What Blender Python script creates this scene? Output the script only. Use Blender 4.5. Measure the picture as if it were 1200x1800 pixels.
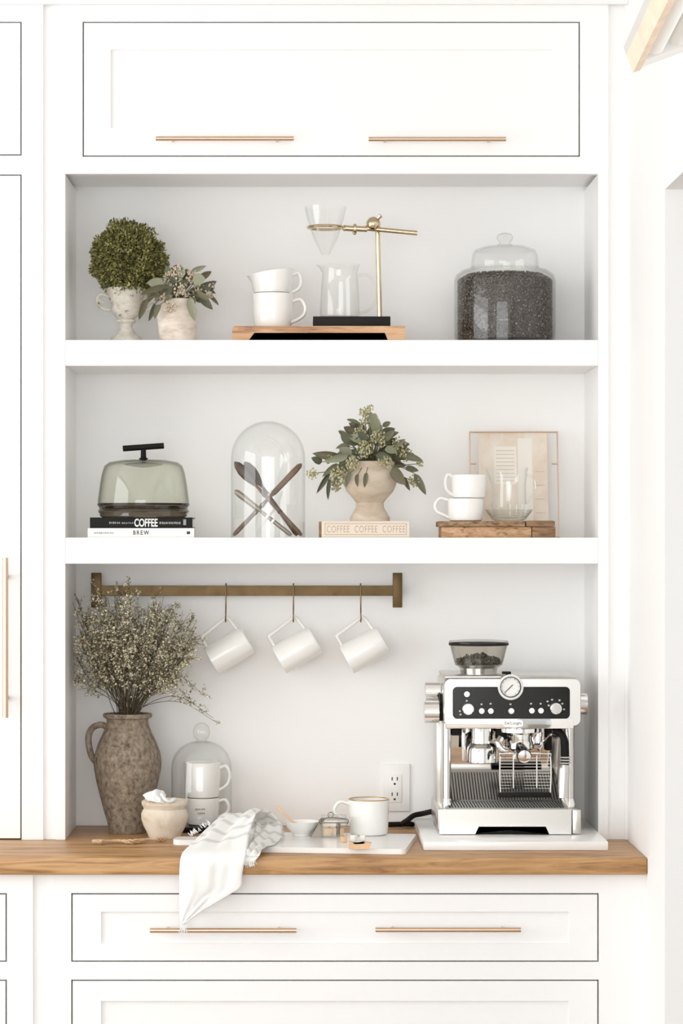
import bpy, bmesh, math, random
from mathutils import Vector, Matrix, Euler, noise
R = math.radians
for o in list(bpy.data.objects):
    bpy.data.objects.remove(o, do_unlink=True)
SC = bpy.context.scene
COL = SC.collection

# ------------------------------------------------------------------ camera
F = 4620.0                 # focal length in pixels of the 1200x1800 frame
CY, CZ = -6.0, 1.6         # camera stands 6 m in front of the cabinet fronts (y = 0)
VX, VY = 530.0, 950.0      # vanishing point of the depth direction
cam = bpy.data.cameras.new('camera')
cam.sensor_fit = 'VERTICAL'
cam.sensor_height = 36.0
cam.lens = F / 1800.0 * 36.0
cam.shift_x = (600 - VX) / 1800.0
cam.shift_y = (VY - 900) / 1800.0
cam.clip_end = 60
camo = bpy.data.objects.new('camera', cam)
camo.location = (0, CY, CZ)
camo.rotation_euler = (R(90), 0, 0)
COL.objects.link(camo)
SC.camera = camo

# ------------------------------------------------------------------ light
SC.view_settings.view_transform = 'Standard'
SC.view_settings.look = 'None'
SC.view_settings.gamma = 1.0
SC.view_settings.use_curve_mapping = False
SC.view_settings.exposure = -0.56
try:
    SC.cycles.transparent_max_bounces = 32
    SC.cycles.max_bounces = 16
    SC.cycles.diffuse_bounces = 14
    SC.cycles.sample_clamp_indirect = 10.0
except Exception:
    pass
W = bpy.data.worlds.new('daylight')
SC.world = W
W.use_nodes = True
bg = W.node_tree.nodes['Background']
bg.inputs[0].default_value = (0.93, 0.97, 1.0, 1)
bg.inputs[1].default_value = 1.2

def area(name, loc, rot, sx, sy, power, color):
    l = bpy.data.lights.new(name, 'AREA')
    l.shape = 'RECTANGLE'; l.size = sx; l.size_y = sy
    l.energy = power; l.color = color
    o = bpy.data.objects.new(name, l)
    o.location = loc; o.rotation_euler = rot
    COL.objects.link(o)
    return o
# daylight entering through the window openings of the left and the rear wall
area('daylight_left_window', (-3.12, -2.1, 1.75), (0, R(-90), 0), 2.1, 3.1, 115, (0.985, 0.995, 1.0))
area('daylight_rear_window', (-0.6, -7.52, 1.75), (R(90), 0, 0), 4.4, 2.1, 195, (0.955, 0.98, 1.0))

# ------------------------------------------------------------------ pixel helpers
def S(y): return F / (y - CY)
def X(px, y): return (px - VX) / S(y)
def Z(py, y): return CZ + (VY - py) / S(y)
def PT(px, py, y): return Vector((X(px, y), y, Z(py, y)))

# ------------------------------------------------------------------ materials
MT = {}
def nodes(name):
    m = bpy.data.materials.new(name); m.use_nodes = True
    nt = m.node_tree
    b = nt.nodes['Principled BSDF']
    MT[name] = m
    return m, nt, b
def L(nt, a, b): nt.links.new(a, b)
def plain(name, col, rough=0.5, metal=0.0, bump=0.0, bscale=60.0, var=0.0, vscale=8.0, spec=None, coat=0.0):
    m, nt, b = nodes(name)
    b.inputs['Base Color'].default_value = (*col, 1)
    b.inputs['Roughness'].default_value = rough
    b.inputs['Metallic'].default_value = metal
    if spec is not None: b.inputs['Specular IOR Level'].default_value = spec
    if coat: b.inputs['Coat Weight'].default_value = coat
    if bump or var:
        tc = nt.nodes.new('ShaderNodeTexCoord')
    if var:
        n = nt.nodes.new('ShaderNodeTexNoise'); n.inputs['Scale'].default_value = vscale; n.inputs['Detail'].default_value = 6
        L(nt, tc.outputs['Object'], n.inputs['Vector'])
        r = nt.nodes.new('ShaderNodeValToRGB')
        r.color_ramp.elements[0].position = 0.3; r.color_ramp.elements[1].position = 0.7
        r.color_ramp.elements[0].color = (*[c * (1 - var) for c in col], 1)
        r.color_ramp.elements[1].color = (*[min(1, c * (1 + var)) for c in col], 1)
        L(nt, n.outputs['Fac'], r.inputs['Fac']); L(nt, r.outputs['Color'], b.inputs['Base Color'])
    if bump:
        n2 = nt.nodes.new('ShaderNodeTexNoise'); n2.inputs['Scale'].default_value = bscale; n2.inputs['Detail'].default_value = 5
        L(nt, tc.outputs['Object'], n2.inputs['Vector'])
        bp = nt.nodes.new('ShaderNodeBump'); bp.inputs['Strength'].default_value = bump; bp.inputs['Distance'].default_value = 0.004
        L(nt, n2.outputs['Fac'], bp.inputs['Height']); L(nt, bp.outputs['Normal'], b.inputs['Normal'])
    return m
def ramp_mat(name, stops, rough=0.7, scale=(1, 1, 1), nscale=5.0, detail=8.0, distort=0.0, bump=0.2, bdist=0.003, metal=0.0, nrough=0.6):
    """noise driven colour ramp: wood grain, clay, marble, stone"""
    m, nt, b = nodes(name)
    tc = nt.nodes.new('ShaderNodeTexCoord'); mp = nt.nodes.new('ShaderNodeMapping')
    mp.inputs['Scale'].default_value = scale
    L(nt, tc.outputs['Object'], mp.inputs['Vector'])
    n = nt.nodes.new('ShaderNodeTexNoise'); n.inputs['Scale'].default_value = nscale; n.inputs['Detail'].default_value = detail
    n.inputs['Distortion'].default_value = distort; n.inputs['Roughness'].default_value = nrough
    L(nt, mp.outputs['Vector'], n.inputs['Vector'])
    r = nt.nodes.new('ShaderNodeValToRGB')
    els = r.color_ramp.elements
    els[0].position, els[0].color = stops[0][0], (*stops[0][1], 1)
    els[1].position, els[1].color = stops[-1][0], (*stops[-1][1], 1)
    for p, c in stops[1:-1]:
        e = els.new(p); e.color = (*c, 1)
    L(nt, n.outputs['Fac'], r.inputs['Fac']); L(nt, r.outputs['Color'], b.inputs['Base Color'])
    b.inputs['Roughness'].default_value = rough; b.inputs['Metallic'].default_value = metal
    if bump:
        bp = nt.nodes.new('ShaderNodeBump'); bp.inputs['Strength'].default_value = bump; bp.inputs['Distance'].default_value = bdist
        L(nt, n.outputs['Fac'], bp.inputs['Height']); L(nt, bp.outputs['Normal'], b.inputs['Normal'])
    return m
def glass(name, tint=(1, 1, 1), edge=(0.72, 0.74, 0.72), refl=0.10, rough=0.02):
    """thin clear glass: straight-through transmission with Fresnel gloss and darker rims"""
    m, nt, b = nodes(name)
    nt.nodes.remove(b)
    out = nt.nodes['Material Output']
    lw = nt.nodes.new('ShaderNodeLayerWeight'); lw.inputs['Blend'].default_value = 0.5
    pw = nt.nodes.new('ShaderNodeMath'); pw.operation = 'POWER'; pw.inputs[1].default_value = 4.0
    L(nt, lw.outputs['Facing'], pw.inputs[0])
    mc = nt.nodes.new('ShaderNodeMixRGB'); mc.inputs[1].default_value = (*tint, 1); mc.inputs[2].default_value = (*edge, 1)
    L(nt, pw.outputs[0], mc.inputs[0])
    tr = nt.nodes.new('ShaderNodeBsdfTransparent'); L(nt, mc.outputs[0], tr.inputs[0])
    gl = nt.nodes.new('ShaderNodeBsdfGlossy'); gl.inputs['Roughness'].default_value = rough
    gl.inputs['Color'].default_value = (1, 1, 1, 1)
    p5 = nt.nodes.new('ShaderNodeMath'); p5.operation = 'POWER'; p5.inputs[1].default_value = 5.0     # Schlick, same from both sides
    L(nt, lw.outputs['Facing'], p5.inputs[0])
    ad = nt.nodes.new('ShaderNodeMath'); ad.operation = 'MULTIPLY_ADD'; ad.inputs[1].default_value = 0.55; ad.inputs[2].default_value = refl
    ad.use_clamp = True
    L(nt, p5.outputs[0], ad.inputs[0])
    mx = nt.nodes.new('ShaderNodeMixShader')
    L(nt, ad.outputs[0], mx.inputs[0]); L(nt, tr.outputs[0], mx.inputs[1]); L(nt, gl.outputs[0], mx.inputs[2])
    L(nt, mx.outputs[0], out.inputs['Surface'])
    return m
def island_mat(name, stops, rough=0.6, trans=0.15):
    """every loose leaf / berry / bean of a mesh takes its own colour from a ramp"""
    m, nt, b = nodes(name)
    g = nt.nodes.new('ShaderNodeNewGeometry'); r = nt.nodes.new('ShaderNodeValToRGB')
    els = r.color_ramp.elements
    els[0].position, els[0].color = stops[0][0], (*stops[0][1], 1)
    els[1].position, els[1].color = stops[-1][0], (*stops[-1][1], 1)
    for p, c in stops[1:-1]:
        e = els.new(p); e.color = (*c, 1)
    L(nt, g.outputs['Random Per Island'], r.inputs['Fac']); L(nt, r.outputs['Color'], b.inputs['Base Color'])
    b.inputs['Roughness'].default_value = rough
    return m

plain('cabinet_paint', (0.86, 0.86, 0.86), 0.4)
plain('wall_paint', (0.88, 0.88, 0.875), 0.8)
plain('niche_brightened_white', (0.91, 0.91, 0.905), 0.6)  # same white as the fronts, lightened in colour to brighten the niche
plain('carcass_gap_shade', (0.30, 0.29, 0.28), 0.8)  # dark grey on the carcass paints the shade in door and drawer gaps
ramp_mat('floor_wood', [(0.3, (0.30, 0.235, 0.18)), (0.5, (0.38, 0.31, 0.245)), (0.7, (0.46, 0.385, 0.31))], 0.45, (1, 12, 1), 3.0)
ramp_mat('oak', [(0.27, (0.17, 0.075, 0.026)), (0.42, (0.37, 0.195, 0.075)), (0.56, (0.50, 0.285, 0.12)), (0.75, (0.60, 0.375, 0.18))], 0.42, (1.6, 14, 22), 3.2, 10, 1.2, 0.25, 0.002)
ramp_mat('tray_wood', [(0.28, (0.22, 0.10, 0.05)), (0.45, (0.52, 0.30, 0.16)), (0.7, (0.66, 0.43, 0.25))], 0.55, (3, 20, 26), 3.0, 9, 0.8, 0.25)
ramp_mat('old_board_light', [(0.3, (0.14, 0.07, 0.035)), (0.45, (0.46, 0.27, 0.14)), (0.7, (0.64, 0.43, 0.27))], 0.75, (14, 20, 40), 3.2, 9, 0.6, 0.5)
ramp_mat('old_board_dark', [(0.25, (0.06, 0.03, 0.016)), (0.45, (0.20, 0.11, 0.055)), (0.7, (0.36, 0.22, 0.12))], 0.75, (6, 20, 40), 4.0, 9, 0.6, 0.6)
plain('pale_wood', (0.62, 0.42, 0.24), 0.6, var=0.15, vscale=30)
plain('sandy_wood', (0.74, 0.50, 0.30), 0.6, var=0.12, vscale=20)
plain('champagne_brass', (0.66, 0.48, 0.35), 0.32, 1.0)
plain('bright_brass', (0.70, 0.57, 0.38), 0.22, 1.0)
plain('neck_steel', (0.50, 0.49, 0.46), 0.16, 1.0)
ramp_mat('antique_brass', [(0.3, (0.085, 0.052, 0.02)), (0.7, (0.17, 0.11, 0.048))], 0.42, (2, 2, 2), 9, 6, 0.4, 0.05, metal=0.7)
plain('hook_brass', (0.20, 0.14, 0.08), 0.35, 0.9)
plain('ceramic', (0.88, 0.875, 0.85), 0.18, coat=0.3)
plain('gold_rim', (0.62, 0.42, 0.22), 0.3, 0.8)
plain('marble_white', (0.87, 0.865, 0.85), 0.2, var=0.03, vscale=6)
plain('plastic_white', (0.86, 0.86, 0.84), 0.35)
plain('slot_dark', (0.02, 0.02, 0.02), 0.6)
plain('black_matte', (0.010, 0.009, 0.008), 0.5, spec=0.15)
plain('black_gloss', (0.008, 0.008, 0.007), 0.12, spec=0.35)
plain('charcoal_base', (0.018, 0.016, 0.014), 0.6, spec=0.15)
plain('chrome', (0.90, 0.89, 0.87), 0.07, 1.0)
plain('steel_brushed', (0.68, 0.665, 0.635), 0.28, 1.0)
plain('tray_steel', (0.30, 0.29, 0.275), 0.35, 0.9)
plain('mirror_steel', (0.80, 0.78, 0.75), 0.05, 1.0)
plain('dial_white', (0.88, 0.88, 0.86), 0.3)
plain('led_grey', (0.55, 0.54, 0.52), 0.4)
glass('clear_glass', (0.994, 0.996, 0.994), (0.80, 0.81, 0.80), 0.03)
glass('jar_glass', (0.99, 0.99, 0.985), (0.70, 0.71, 0.69), 0.028)
glass('heavy_glass', (0.975, 0.98, 0.97), (0.50, 0.52, 0.50), 0.05)
glass('green_glass', (0.97, 0.974, 0.945), (0.26, 0.26, 0.21), 0.03)
glass('dark_glass', (0.50, 0.46, 0.39), (0.06, 0.05, 0.04), 0.06)
glass('smoke_glass', (0.87, 0.86, 0.83), (0.35, 0.34, 0.32), 0.03)
glass('frame_glass', (0.98, 0.985, 0.98), (0.85, 0.85, 0.84), 0.02)
plain('glass_plate_dark', (0.022, 0.016, 0.011), 0.2, spec=0.3)
ramp_mat('aged_clay', [(0.30, (0.045, 0.034, 0.024)), (0.38, (0.15, 0.115, 0.082)), (0.50, (0.25, 0.20, 0.148)), (0.66, (0.37, 0.31, 0.24)), (0.8, (0.25, 0.215, 0.14))], 0.95, (1, 1, 0.8), 95, 12, 0.0, 0.8, 0.003, nrough=0.68)
ramp_mat('white_stone', [(0.33, (0.10, 0.08, 0.06)), (0.39, (0.58, 0.54, 0.47)), (0.6, (0.70, 0.67, 0.60))], 0.85, (1, 1, 1), 70, 6, 0.0, 0.4)
ramp_mat('pink_stone', [(0.28, (0.45, 0.36, 0.29)), (0.5, (0.70, 0.61, 0.53)), (0.7, (0.78, 0.71, 0.64))], 0.9, (1, 1, 2.5), 20, 8, 0.2, 0.5)
ramp_mat('cream_clay', [(0.28, (0.40, 0.31, 0.22)), (0.5, (0.58, 0.49, 0.385)), (0.72, (0.70, 0.62, 0.52))], 0.8, (1, 1, 2.2), 10, 8, 0.6, 0.25)
ramp_mat('pot_cream', [(0.27, (0.42, 0.29, 0.17)), (0.42, (0.66, 0.57, 0.45)), (0.65, (0.80, 0.76, 0.68))], 0.85, (1, 1, 1.2), 11, 8, 0.4, 0.35)
plain('paper_pages', (0.80, 0.76, 0.68), 0.9, bump=0.3, bscale=400)
plain('book_black', (0.010, 0.010, 0.009), 0.5, spec=0.15)
plain('book_white', (0.86, 0.855, 0.83), 0.5)
plain('book_cream', (0.74, 0.65, 0.55), 0.7)
plain('print_white', (0.85, 0.85, 0.83), 0.6)
plain('print_grey', (0.30, 0.29, 0.28), 0.6)
plain('print_black', (0.03, 0.03, 0.03), 0.6)
plain('print_tan', (0.48, 0.37, 0.28), 0.7)
ramp_mat('aged_paper', [(0.3, (0.76, 0.60, 0.48)), (0.5, (0.86, 0.75, 0.66)), (0.7, (0.90, 0.85, 0.79))], 0.9, (3, 1, 2), 5, 6, 0.3, 0.0)
plain('paper_line', (0.62, 0.46, 0.33), 0.9)
plain('print_cream', (0.88, 0.84, 0.78), 0.9)
plain('twine', (0.60, 0.42, 0.25), 0.9, bump=0.6, bscale=300, var=0.15, vscale=60)
plain('linen', (0.83, 0.835, 0.83), 0.95, bump=0.35, bscale=500)
plain('stem_green', (0.17, 0.17, 0.09), 0.7)
plain('stem_brown', (0.10, 0.075, 0.042), 0.8)
plain('pale_frame_wood', (0.78, 0.63, 0.49), 0.6, var=0.1, vscale=30)
plain('horn_dark', (0.055, 0.032, 0.02), 0.4, var=0.4, vscale=30)
plain('horn_mid', (0.14, 0.08, 0.045), 0.45, var=0.35, vscale=40)
plain('steel_old', (0.25, 0.22, 0.18), 0.35, 0.9)
plain('soil', (0.05, 0.04, 0.02), 0.95)
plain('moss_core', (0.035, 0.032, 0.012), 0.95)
island_mat('box_leaf', [(0.0, (0.05, 0.05, 0.016)), (0.35, (0.13, 0.125, 0.035)), (0.7, (0.25, 0.235, 0.07)), (1.0, (0.44, 0.41, 0.15))], 0.6)
island_mat('eucalyptus_leaf', [(0.0, (0.15, 0.17, 0.11)), (0.5, (0.24, 0.26, 0.17)), (1.0, (0.36, 0.38, 0.27))], 0.55)
for i, c in enumerate([(0.085, 0.09, 0.052), (0.15, 0.155, 0.092), (0.235, 0.245, 0.16), (0.13, 0.115, 0.065)]):
    plain('euc_leaf_%d' % i, c, 0.55, var=0.12, vscale=40)
island_mat('seed_berry', [(0.0, (0.20, 0.19, 0.09)), (0.5, (0.42, 0.39, 0.20)), (1.0, (0.62, 0.58, 0.38))], 0.6)
island_mat('pink_berry', [(0.0, (0.26, 0.19, 0.12)), (0.5, (0.55, 0.45, 0.34)), (1.0, (0.72, 0.64, 0.52))], 0.6)
island_mat('dry_blossom', [(0.0, (0.10, 0.085, 0.045)), (0.3, (0.28, 0.25, 0.14)), (0.55, (0.55, 0.50, 0.34)), (1.0, (0.80, 0.77, 0.66))], 0.8)
island_mat('coffee_bean', [(0.0, (0.012, 0.008, 0.006)), (0.55, (0.045, 0.032, 0.024)), (0.8, (0.13, 0.105, 0.08)), (1.0, (0.34, 0.30, 0.25))], 0.25)  # palest tones put the highlights on the beans into their colour

# ------------------------------------------------------------------ mesh helpers
ORG = {}
def BM(): return bmesh.new()
def box(bm, x0, x1, y0, y1, z0, z1, bev=0.0, seg=2):
    vs = [bm.verts.new((x, y, z)) for z in (z0, z1) for y in (y0, y1) for x in (x0, x1)]
    fs = [(0, 2, 3, 1), (4, 5, 7, 6), (0, 1, 5, 4), (2, 6, 7, 3), (0, 4, 6, 2), (1, 3, 7, 5)]
    faces = [bm.faces.new([vs[i] for i in f]) for f in fs]
    if bev:
        es = list({e for f in faces for e in f.edges})
        bmesh.ops.bevel(bm, geom=es, offset=bev, segments=seg, affect='EDGES', profile=0.5)
    return vs
def bxp(bm, p0, p1, q0, q1, y0, y1, bev=0.0, seg=2):
    """box whose front face (at depth y0) covers the pixel rectangle p0..p1, q0..q1"""
    return box(bm, X(p0, y0), X(p1, y0), y0, y1, Z(q1, y0), Z(q0, y0), bev, seg)
def lathe(bm, prof, cx, cy, seg=48, sx=1.0, sy=1.0):
    rings = []
    for r, z in prof:
        if r < 1e-6:
            rings.append([bm.verts.new((cx, cy, z))])
        else:
            rings.append([bm.verts.new((cx + sx * r * math.cos(2 * math.pi * i / seg), cy + sy * r * math.sin(2 * math.pi * i / seg), z)) for i in range(seg)])
    for a, b in zip(rings, rings[1:]):
        if len(a) == 1 and len(b) == 1: continue
        for i in range(seg):
            j = (i + 1) % seg
            if len(a) == 1: bm.faces.new((a[0], b[j], b[i]))
            elif len(b) == 1: bm.faces.new((a[i], a[j], b[0]))
            else: bm.faces.new((a[i], a[j], b[j], b[i]))
def tube(bm, pts, rad, seg=8, cap=True, closed=False, flat=1.0):
    pts = [Vector(p) for p in pts]
    n = len(pts)
    if not hasattr(rad, '__len__'): rad = [rad] * n
    rings = []
    prev = None
    for i, p in enumerate(pts):
        if closed: d = pts[(i + 1) % n] - pts[i - 1]
        else: d = pts[min(i + 1, n - 1)] - pts[max(i - 1, 0)]
        if d.length < 1e-9: d = Vector((0, 0, 1))
        d.normalize()
        if prev is None:
            u = d.orthogonal().normalized()
            for c in (Vector((0, 1, 0)), Vector((0, 0, 1)), Vector((1, 0, 0))):
                if abs(d.dot(c)) < 0.9:
                    u = (c - d * d.dot(c)).normalized(); break
        else:
            u = (prev - d * prev.dot(d))
            u = u.normalized() if u.length > 1e-6 else d.orthogonal().normalized()
        prev = u
        v = d.cross(u)
        rings.append([bm.verts.new(p + (u * math.cos(2 * math.pi * k / seg) * flat + v * math.sin(2 * math.pi * k / seg)) * rad[i]) for k in range(seg)])
    m = n if closed else n - 1
    for i in range(m):
        a, b = rings[i], rings[(i + 1) % n]
        for k in range(seg):
            j = (k + 1) % seg
            bm.faces.new((a[k], a[j], b[j], b[k]))
    if cap and not closed:
        bm.faces.new(list(reversed(rings[0]))); bm.faces.new(rings[-1])
def smooth_path(ctrl, n=6, closed=False):
    P = [Vector(p) for p in ctrl]
    out = []
    m = len(P)
    rng = range(m) if closed else range(m - 1)
    for i in rng:
        p1, p2 = P[i], P[(i + 1) % m]
        p0 = P[i - 1] if (closed or i > 0) else p1 * 2 - p2
        p3 = P[(i + 2) % m] if (closed or i + 2 < m) else p2 * 2 - p1
        for k in range(n):
            t = k / n
            out.append(0.5 * ((2 * p1) + (p2 - p0) * t + (2 * p0 - 5 * p1 + 4 * p2 - p3) * t * t + (3 * p1 - p0 - 3 * p2 + p3) * t ** 3))
    if not closed: out.append(P[-1])
    return out
def prism(bm, poly, y0, y1):
    """poly: list of (x, z); extruded from y0 to y1"""
    a = [bm.verts.new((x, y0, z)) for x, z in poly]
    b = [bm.verts.new((x, y1, z)) for x, z in poly]
    n = len(poly)
    bm.faces.new(a); bm.faces.new(list(reversed(b)))
    for i in range(n):
        j = (i + 1) % n
        bm.faces.new((a[j], a[i], b[i], b[j]))
def ball(bm, c, r, u=16, v=10, sc=(1, 1, 1), rot=None):
    M = Matrix.Translation(c) @ (rot.to_matrix().to_4x4() if rot else Matrix.Identity(4)) @ Matrix.Diagonal((sc[0], sc[1], sc[2], 1))
    bmesh.ops.create_uvsphere(bm, u_segments=u, v_segments=v, radius=r, matrix=M)
_T = (1 + 5 ** 0.5) / 2
ICO_V = [Vector(v).normalized() for v in ((-1, _T, 0), (1, _T, 0), (-1, -_T, 0), (1, -_T, 0), (0, -1, _T), (0, 1, _T), (0, -1, -_T), (0, 1, -_T), (_T, 0, -1), (_T, 0, 1), (-_T, 0, -1), (-_T, 0, 1))]
ICO_F = ((0, 11, 5), (0, 5, 1), (0, 1, 7), (0, 7, 10), (0, 10, 11), (1, 5, 9), (5, 11, 4), (11, 10, 2), (10, 7, 6), (7, 1, 8), (3, 9, 4), (3, 4, 2), (3, 2, 6), (3, 6, 8), (3, 8, 9), (4, 9, 5), (2, 4, 11), (6, 2, 10), (8, 6, 7), (9, 8, 1))
def ico(bm, M, r):
    vs = [bm.verts.new(M @ (v * r)) for v in ICO_V]
    for f in ICO_F: bm.faces.new((vs[f[0]], vs[f[1]], vs[f[2]]))
def cyl(bm, p0, p1, r0, r1=None, seg=20):
    tube(bm, [p0, p1], [r0, r0 if r1 is None else r1], seg)
def cyl_y(bm, px, py, rp, y0, y1, seg=24, taper=1.0):
    c = PT(px, py, y0); r = rp / S(y0)
    tube(bm, [(c.x, y1, c.z), (c.x, y0, c.z)], [r, r * taper], seg)
def finish(me, angle=35):
    me.polygons.foreach_set('use_smooth', [True] * len(me.polygons))
    try: me.set_sharp_from_angle(angle=R(angle))
    except Exception: pass
def obj(name, bm, mat, parent=None, local=False, angle=35, recalc=True):
    if recalc: bmesh.ops.recalc_face_normals(bm, faces=bm.faces)
    me = bpy.data.meshes.new(name)
    if not local:
        if parent is not None: o0 = ORG[parent.name]
        else:
            xs = [v.co.x for v in bm.verts]; ys = [v.co.y for v in bm.verts]; zs = [v.co.z for v in bm.verts]
            o0 = Vector(((min(xs) + max(xs)) / 2, (min(ys) + max(ys)) / 2, min(zs)))
        bmesh.ops.translate(bm, verts=bm.verts, vec=-o0)
    bm.to_mesh(me); bm.free()
    finish(me, angle)
    if mat: me.materials.append(MT[mat] if isinstance(mat, str) else mat)
    o = bpy.data.objects.new(name, me); COL.objects.link(o)
    if parent is not None:
        o.parent = parent
        ORG[o.name] = ORG[parent.name].copy()
    else:
        if not local: o.location = o0
        ORG[o.name] = Vector(o.location)
    return o
def tag(o, label, cat, group=None, kind=None):
    o['label'] = label; o['category'] = cat
    if group: o['group'] = group
    if kind: o['kind'] = kind
    return o
def thing(name, label, cat, loc, group=None):
    o = bpy.data.objects.new(name, None); COL.objects.link(o)
    o.empty_display_size = 0.05
    o.location = loc
    ORG[o.name] = Vector(loc)
    return tag(o, label, cat, group)
def struct(name, bm, mat):
    o = obj(name, bm, mat); o['kind'] = 'structure'; return o
def stuff(o): o['kind'] = 'stuff'; return o
def lettering(name, body, x0, x1, z0, z1, y, mat, parent, spacing=1.0, bold=0.0, font_shear=0.0):
    """flat letters filling the rectangle x0..x1, z0..z1 at depth y, facing the room (-y)"""
    cu = bpy.data.curves.new(name, 'FONT'); cu.body = body; cu.size = 1.0; cu.space_character = spacing
    cu.extrude = 0.0; cu.offset = bold; cu.shear = font_shear
    t = bpy.data.objects.new('tmp_text', cu); COL.objects.link(t)
    bpy.context.view_layer.update()
    me = bpy.data.meshes.new_from_object(t.evaluated_get(bpy.context.evaluated_depsgraph_get()))
    bpy.data.objects.remove(t, do_unlink=True); bpy.data.curves.remove(cu)
    bm = BM(); bm.from_mesh(me); bpy.data.meshes.remove(me)
    xs = [v.co.x for v in bm.verts]; ys = [v.co.y for v in bm.verts]
    ax, bx_, ay, by = min(xs), max(xs), min(ys), max(ys)
    for v in bm.verts:
        v.co = Vector((x0 + (v.co.x - ax) / (bx_ - ax) * (x1 - x0), y, z0 + (v.co.y - ay) / (by - ay) * (z1 - z0)))
    r = bmesh.ops.extrude_face_region(bm, geom=list(bm.faces))
    bmesh.ops.translate(bm, verts=[e for e in r['geom'] if isinstance(e, bmesh.types.BMVert)], vec=(0, 0.0004, 0))
    return obj(name, bm, mat, parent)
def lp(y, *pairs):
    """profile in pixels (radius, py) -> metres at depth y"""
    return [(r / S(y), Z(q, y)) for r, q in pairs]
ramp_mat('old_board_mid', [(0.3, (0.05, 0.028, 0.016)), (0.44, (0.20, 0.115, 0.06)), (0.58, (0.36, 0.23, 0.13)), (0.75, (0.50, 0.36, 0.24))], 0.8, (14, 20, 40), 4.0, 9, 0.4, 0.6)
# ================================================================== the room
ZS1, ZS2, ZC = Z(597.5, 0), Z(945, 0), Z(1476, 0)     # upper shelf, lower shelf, worktop
XW = X(1103, 0)                                       # right side wall
XLC = -1.35                                           # left end of the cabinetry
HC = 2.95
CF = -0.345                                           # worktop front edge
BF = -0.32                                            # base cabinet fronts
YB = 0.295                                            # niche back
bm = BM(); box(bm, -3.4, 3.0, -7.8, 0.5, -0.06, 0); struct('floor', bm, 'floor_wood')
bm = BM(); box(bm, -3.4, 3.0, -7.8, 0.5, HC, HC + 0.08); struct('ceiling', bm, 'wall_paint')
bm = BM(); box(bm, -3.4, XW + 0.16, 0.36, 0.5, 0, HC); struct('wall_back', bm, 'wall_paint')
# right wall with a plain opening whose far jamb and head show at the edge of the picture
bm = BM()
OY0, OY1, OH = -0.612, -2.1, Z(333, -0.612)
box(bm, XW, XW + 0.16, OY0, 0.36, 0, HC)
box(bm, XW, XW + 0.16, OY1, OY0, OH, HC)
box(bm, XW, XW + 0.16, -7.8, OY1, 0, HC)
struct('wall_right', bm, 'wall_paint')
# left wall with its window
bm = BM()
box(bm, -3.4, -3.2, -0.5, 0.36, 0, HC); box(bm, -3.4, -3.2, -7.8, -3.7, 0, HC)
box(bm, -3.4, -3.2, -3.7, -0.5, 0, 0.66); box(bm, -3.4, -3.2, -3.7, -0.5, 2.84, HC)
struct('wall_left', bm, 'wall_paint')
bm = BM()
for yy in (-3.7, -2.12, -0.54): box(bm, -3.36, -3.3, yy, yy + 0.04, 0.66, 2.84)
for zz in (0.66, 1.73, 2.80): box(bm, -3.36, -3.3, -3.7, -0.5, zz, zz + 0.04)
struct('window_1', bm, 'cabinet_paint')
bm = BM()
box(bm, -3.4, -2.85, -7.8, -7.6, 0, HC); box(bm, 1.65, XW + 2.2, -7.8, -7.6, 0, HC)
box(bm, -2.85, 1.65, -7.8, -7.6, 0, 0.66); box(bm, -2.85, 1.65, -7.8, -7.6, 2.84, HC)
struct('wall_rear', bm, 'wall_paint')
bm = BM()
for xx in (-2.85, -1.37, 0.11, 1.61): box(bm, xx, xx + 0.04, -7.74, -7.68, 0.66, 2.84)
for zz in (0.66, 1.73, 2.80): box(bm, -2.85, 1.65, -7.74, -7.68, zz, zz + 0.04)
struct('window_2', bm, 'cabinet_paint')

# ================================================================== built-in cabinetry
GAP = 0.0032
def frame_rects(bm, y0, y1, rects):
    for (x0, x1, z0, z1) in rects: box(bm, x0, x1, y0, y1, z0, z1)
def shaker(parent, name, x0, x1, z0, z1, yf, st, rl, thick=0.02, label=None):
    """inset shaker front: rails and stiles as one mesh, the recessed panel as a part of it"""
    bm = BM()
    g = GAP
    x0, x1, z0, z1 = x0 + g, x1 - g, z0 + g, z1 - g
    box(bm, x0, x0 + st, yf, yf + thick, z0, z1); box(bm, x1 - st, x1, yf, yf + thick, z0, z1)
    box(bm, x0 + st, x1 - st, yf, yf + thick, z1 - rl, z1); box(bm, x0 + st, x1 - st, yf, yf + thick, z0, z0 + rl)
    d = obj(name, bm, 'cabinet_paint', parent)
    bm = BM(); box(bm, x0 + st - 0.002, x1 - st + 0.002, yf + 0.0065, yf + thick - 0.002, z0 + rl - 0.002, z1 - rl + 0.002)
    obj('panel', bm, 'cabinet_paint', d)
    return d
def bar_pull(parent, a, b, yf, r=0.0052, stand=0.03):
    """round bar pull between the points a and b (x, z), on two posts"""
    bm = BM()
    a, b = Vector((a[0], yf - stand, a[1])), Vector((b[0], yf - stand, b[1]))
    tube(bm, [a, b], r, 14)
    for t in (0.12, 0.88):
        p = a.lerp(b, t)
        tube(bm, [p, (p.x, yf + 0.0005, p.z)], r * 0.75, 10)
    o = obj('handle', bm, 'champagne_brass', parent)
    o['label'] = 'champagne brass bar pull'
    return o
px = lambda p: X(p, 0)
pz = lambda q: Z(q, 0)
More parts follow.
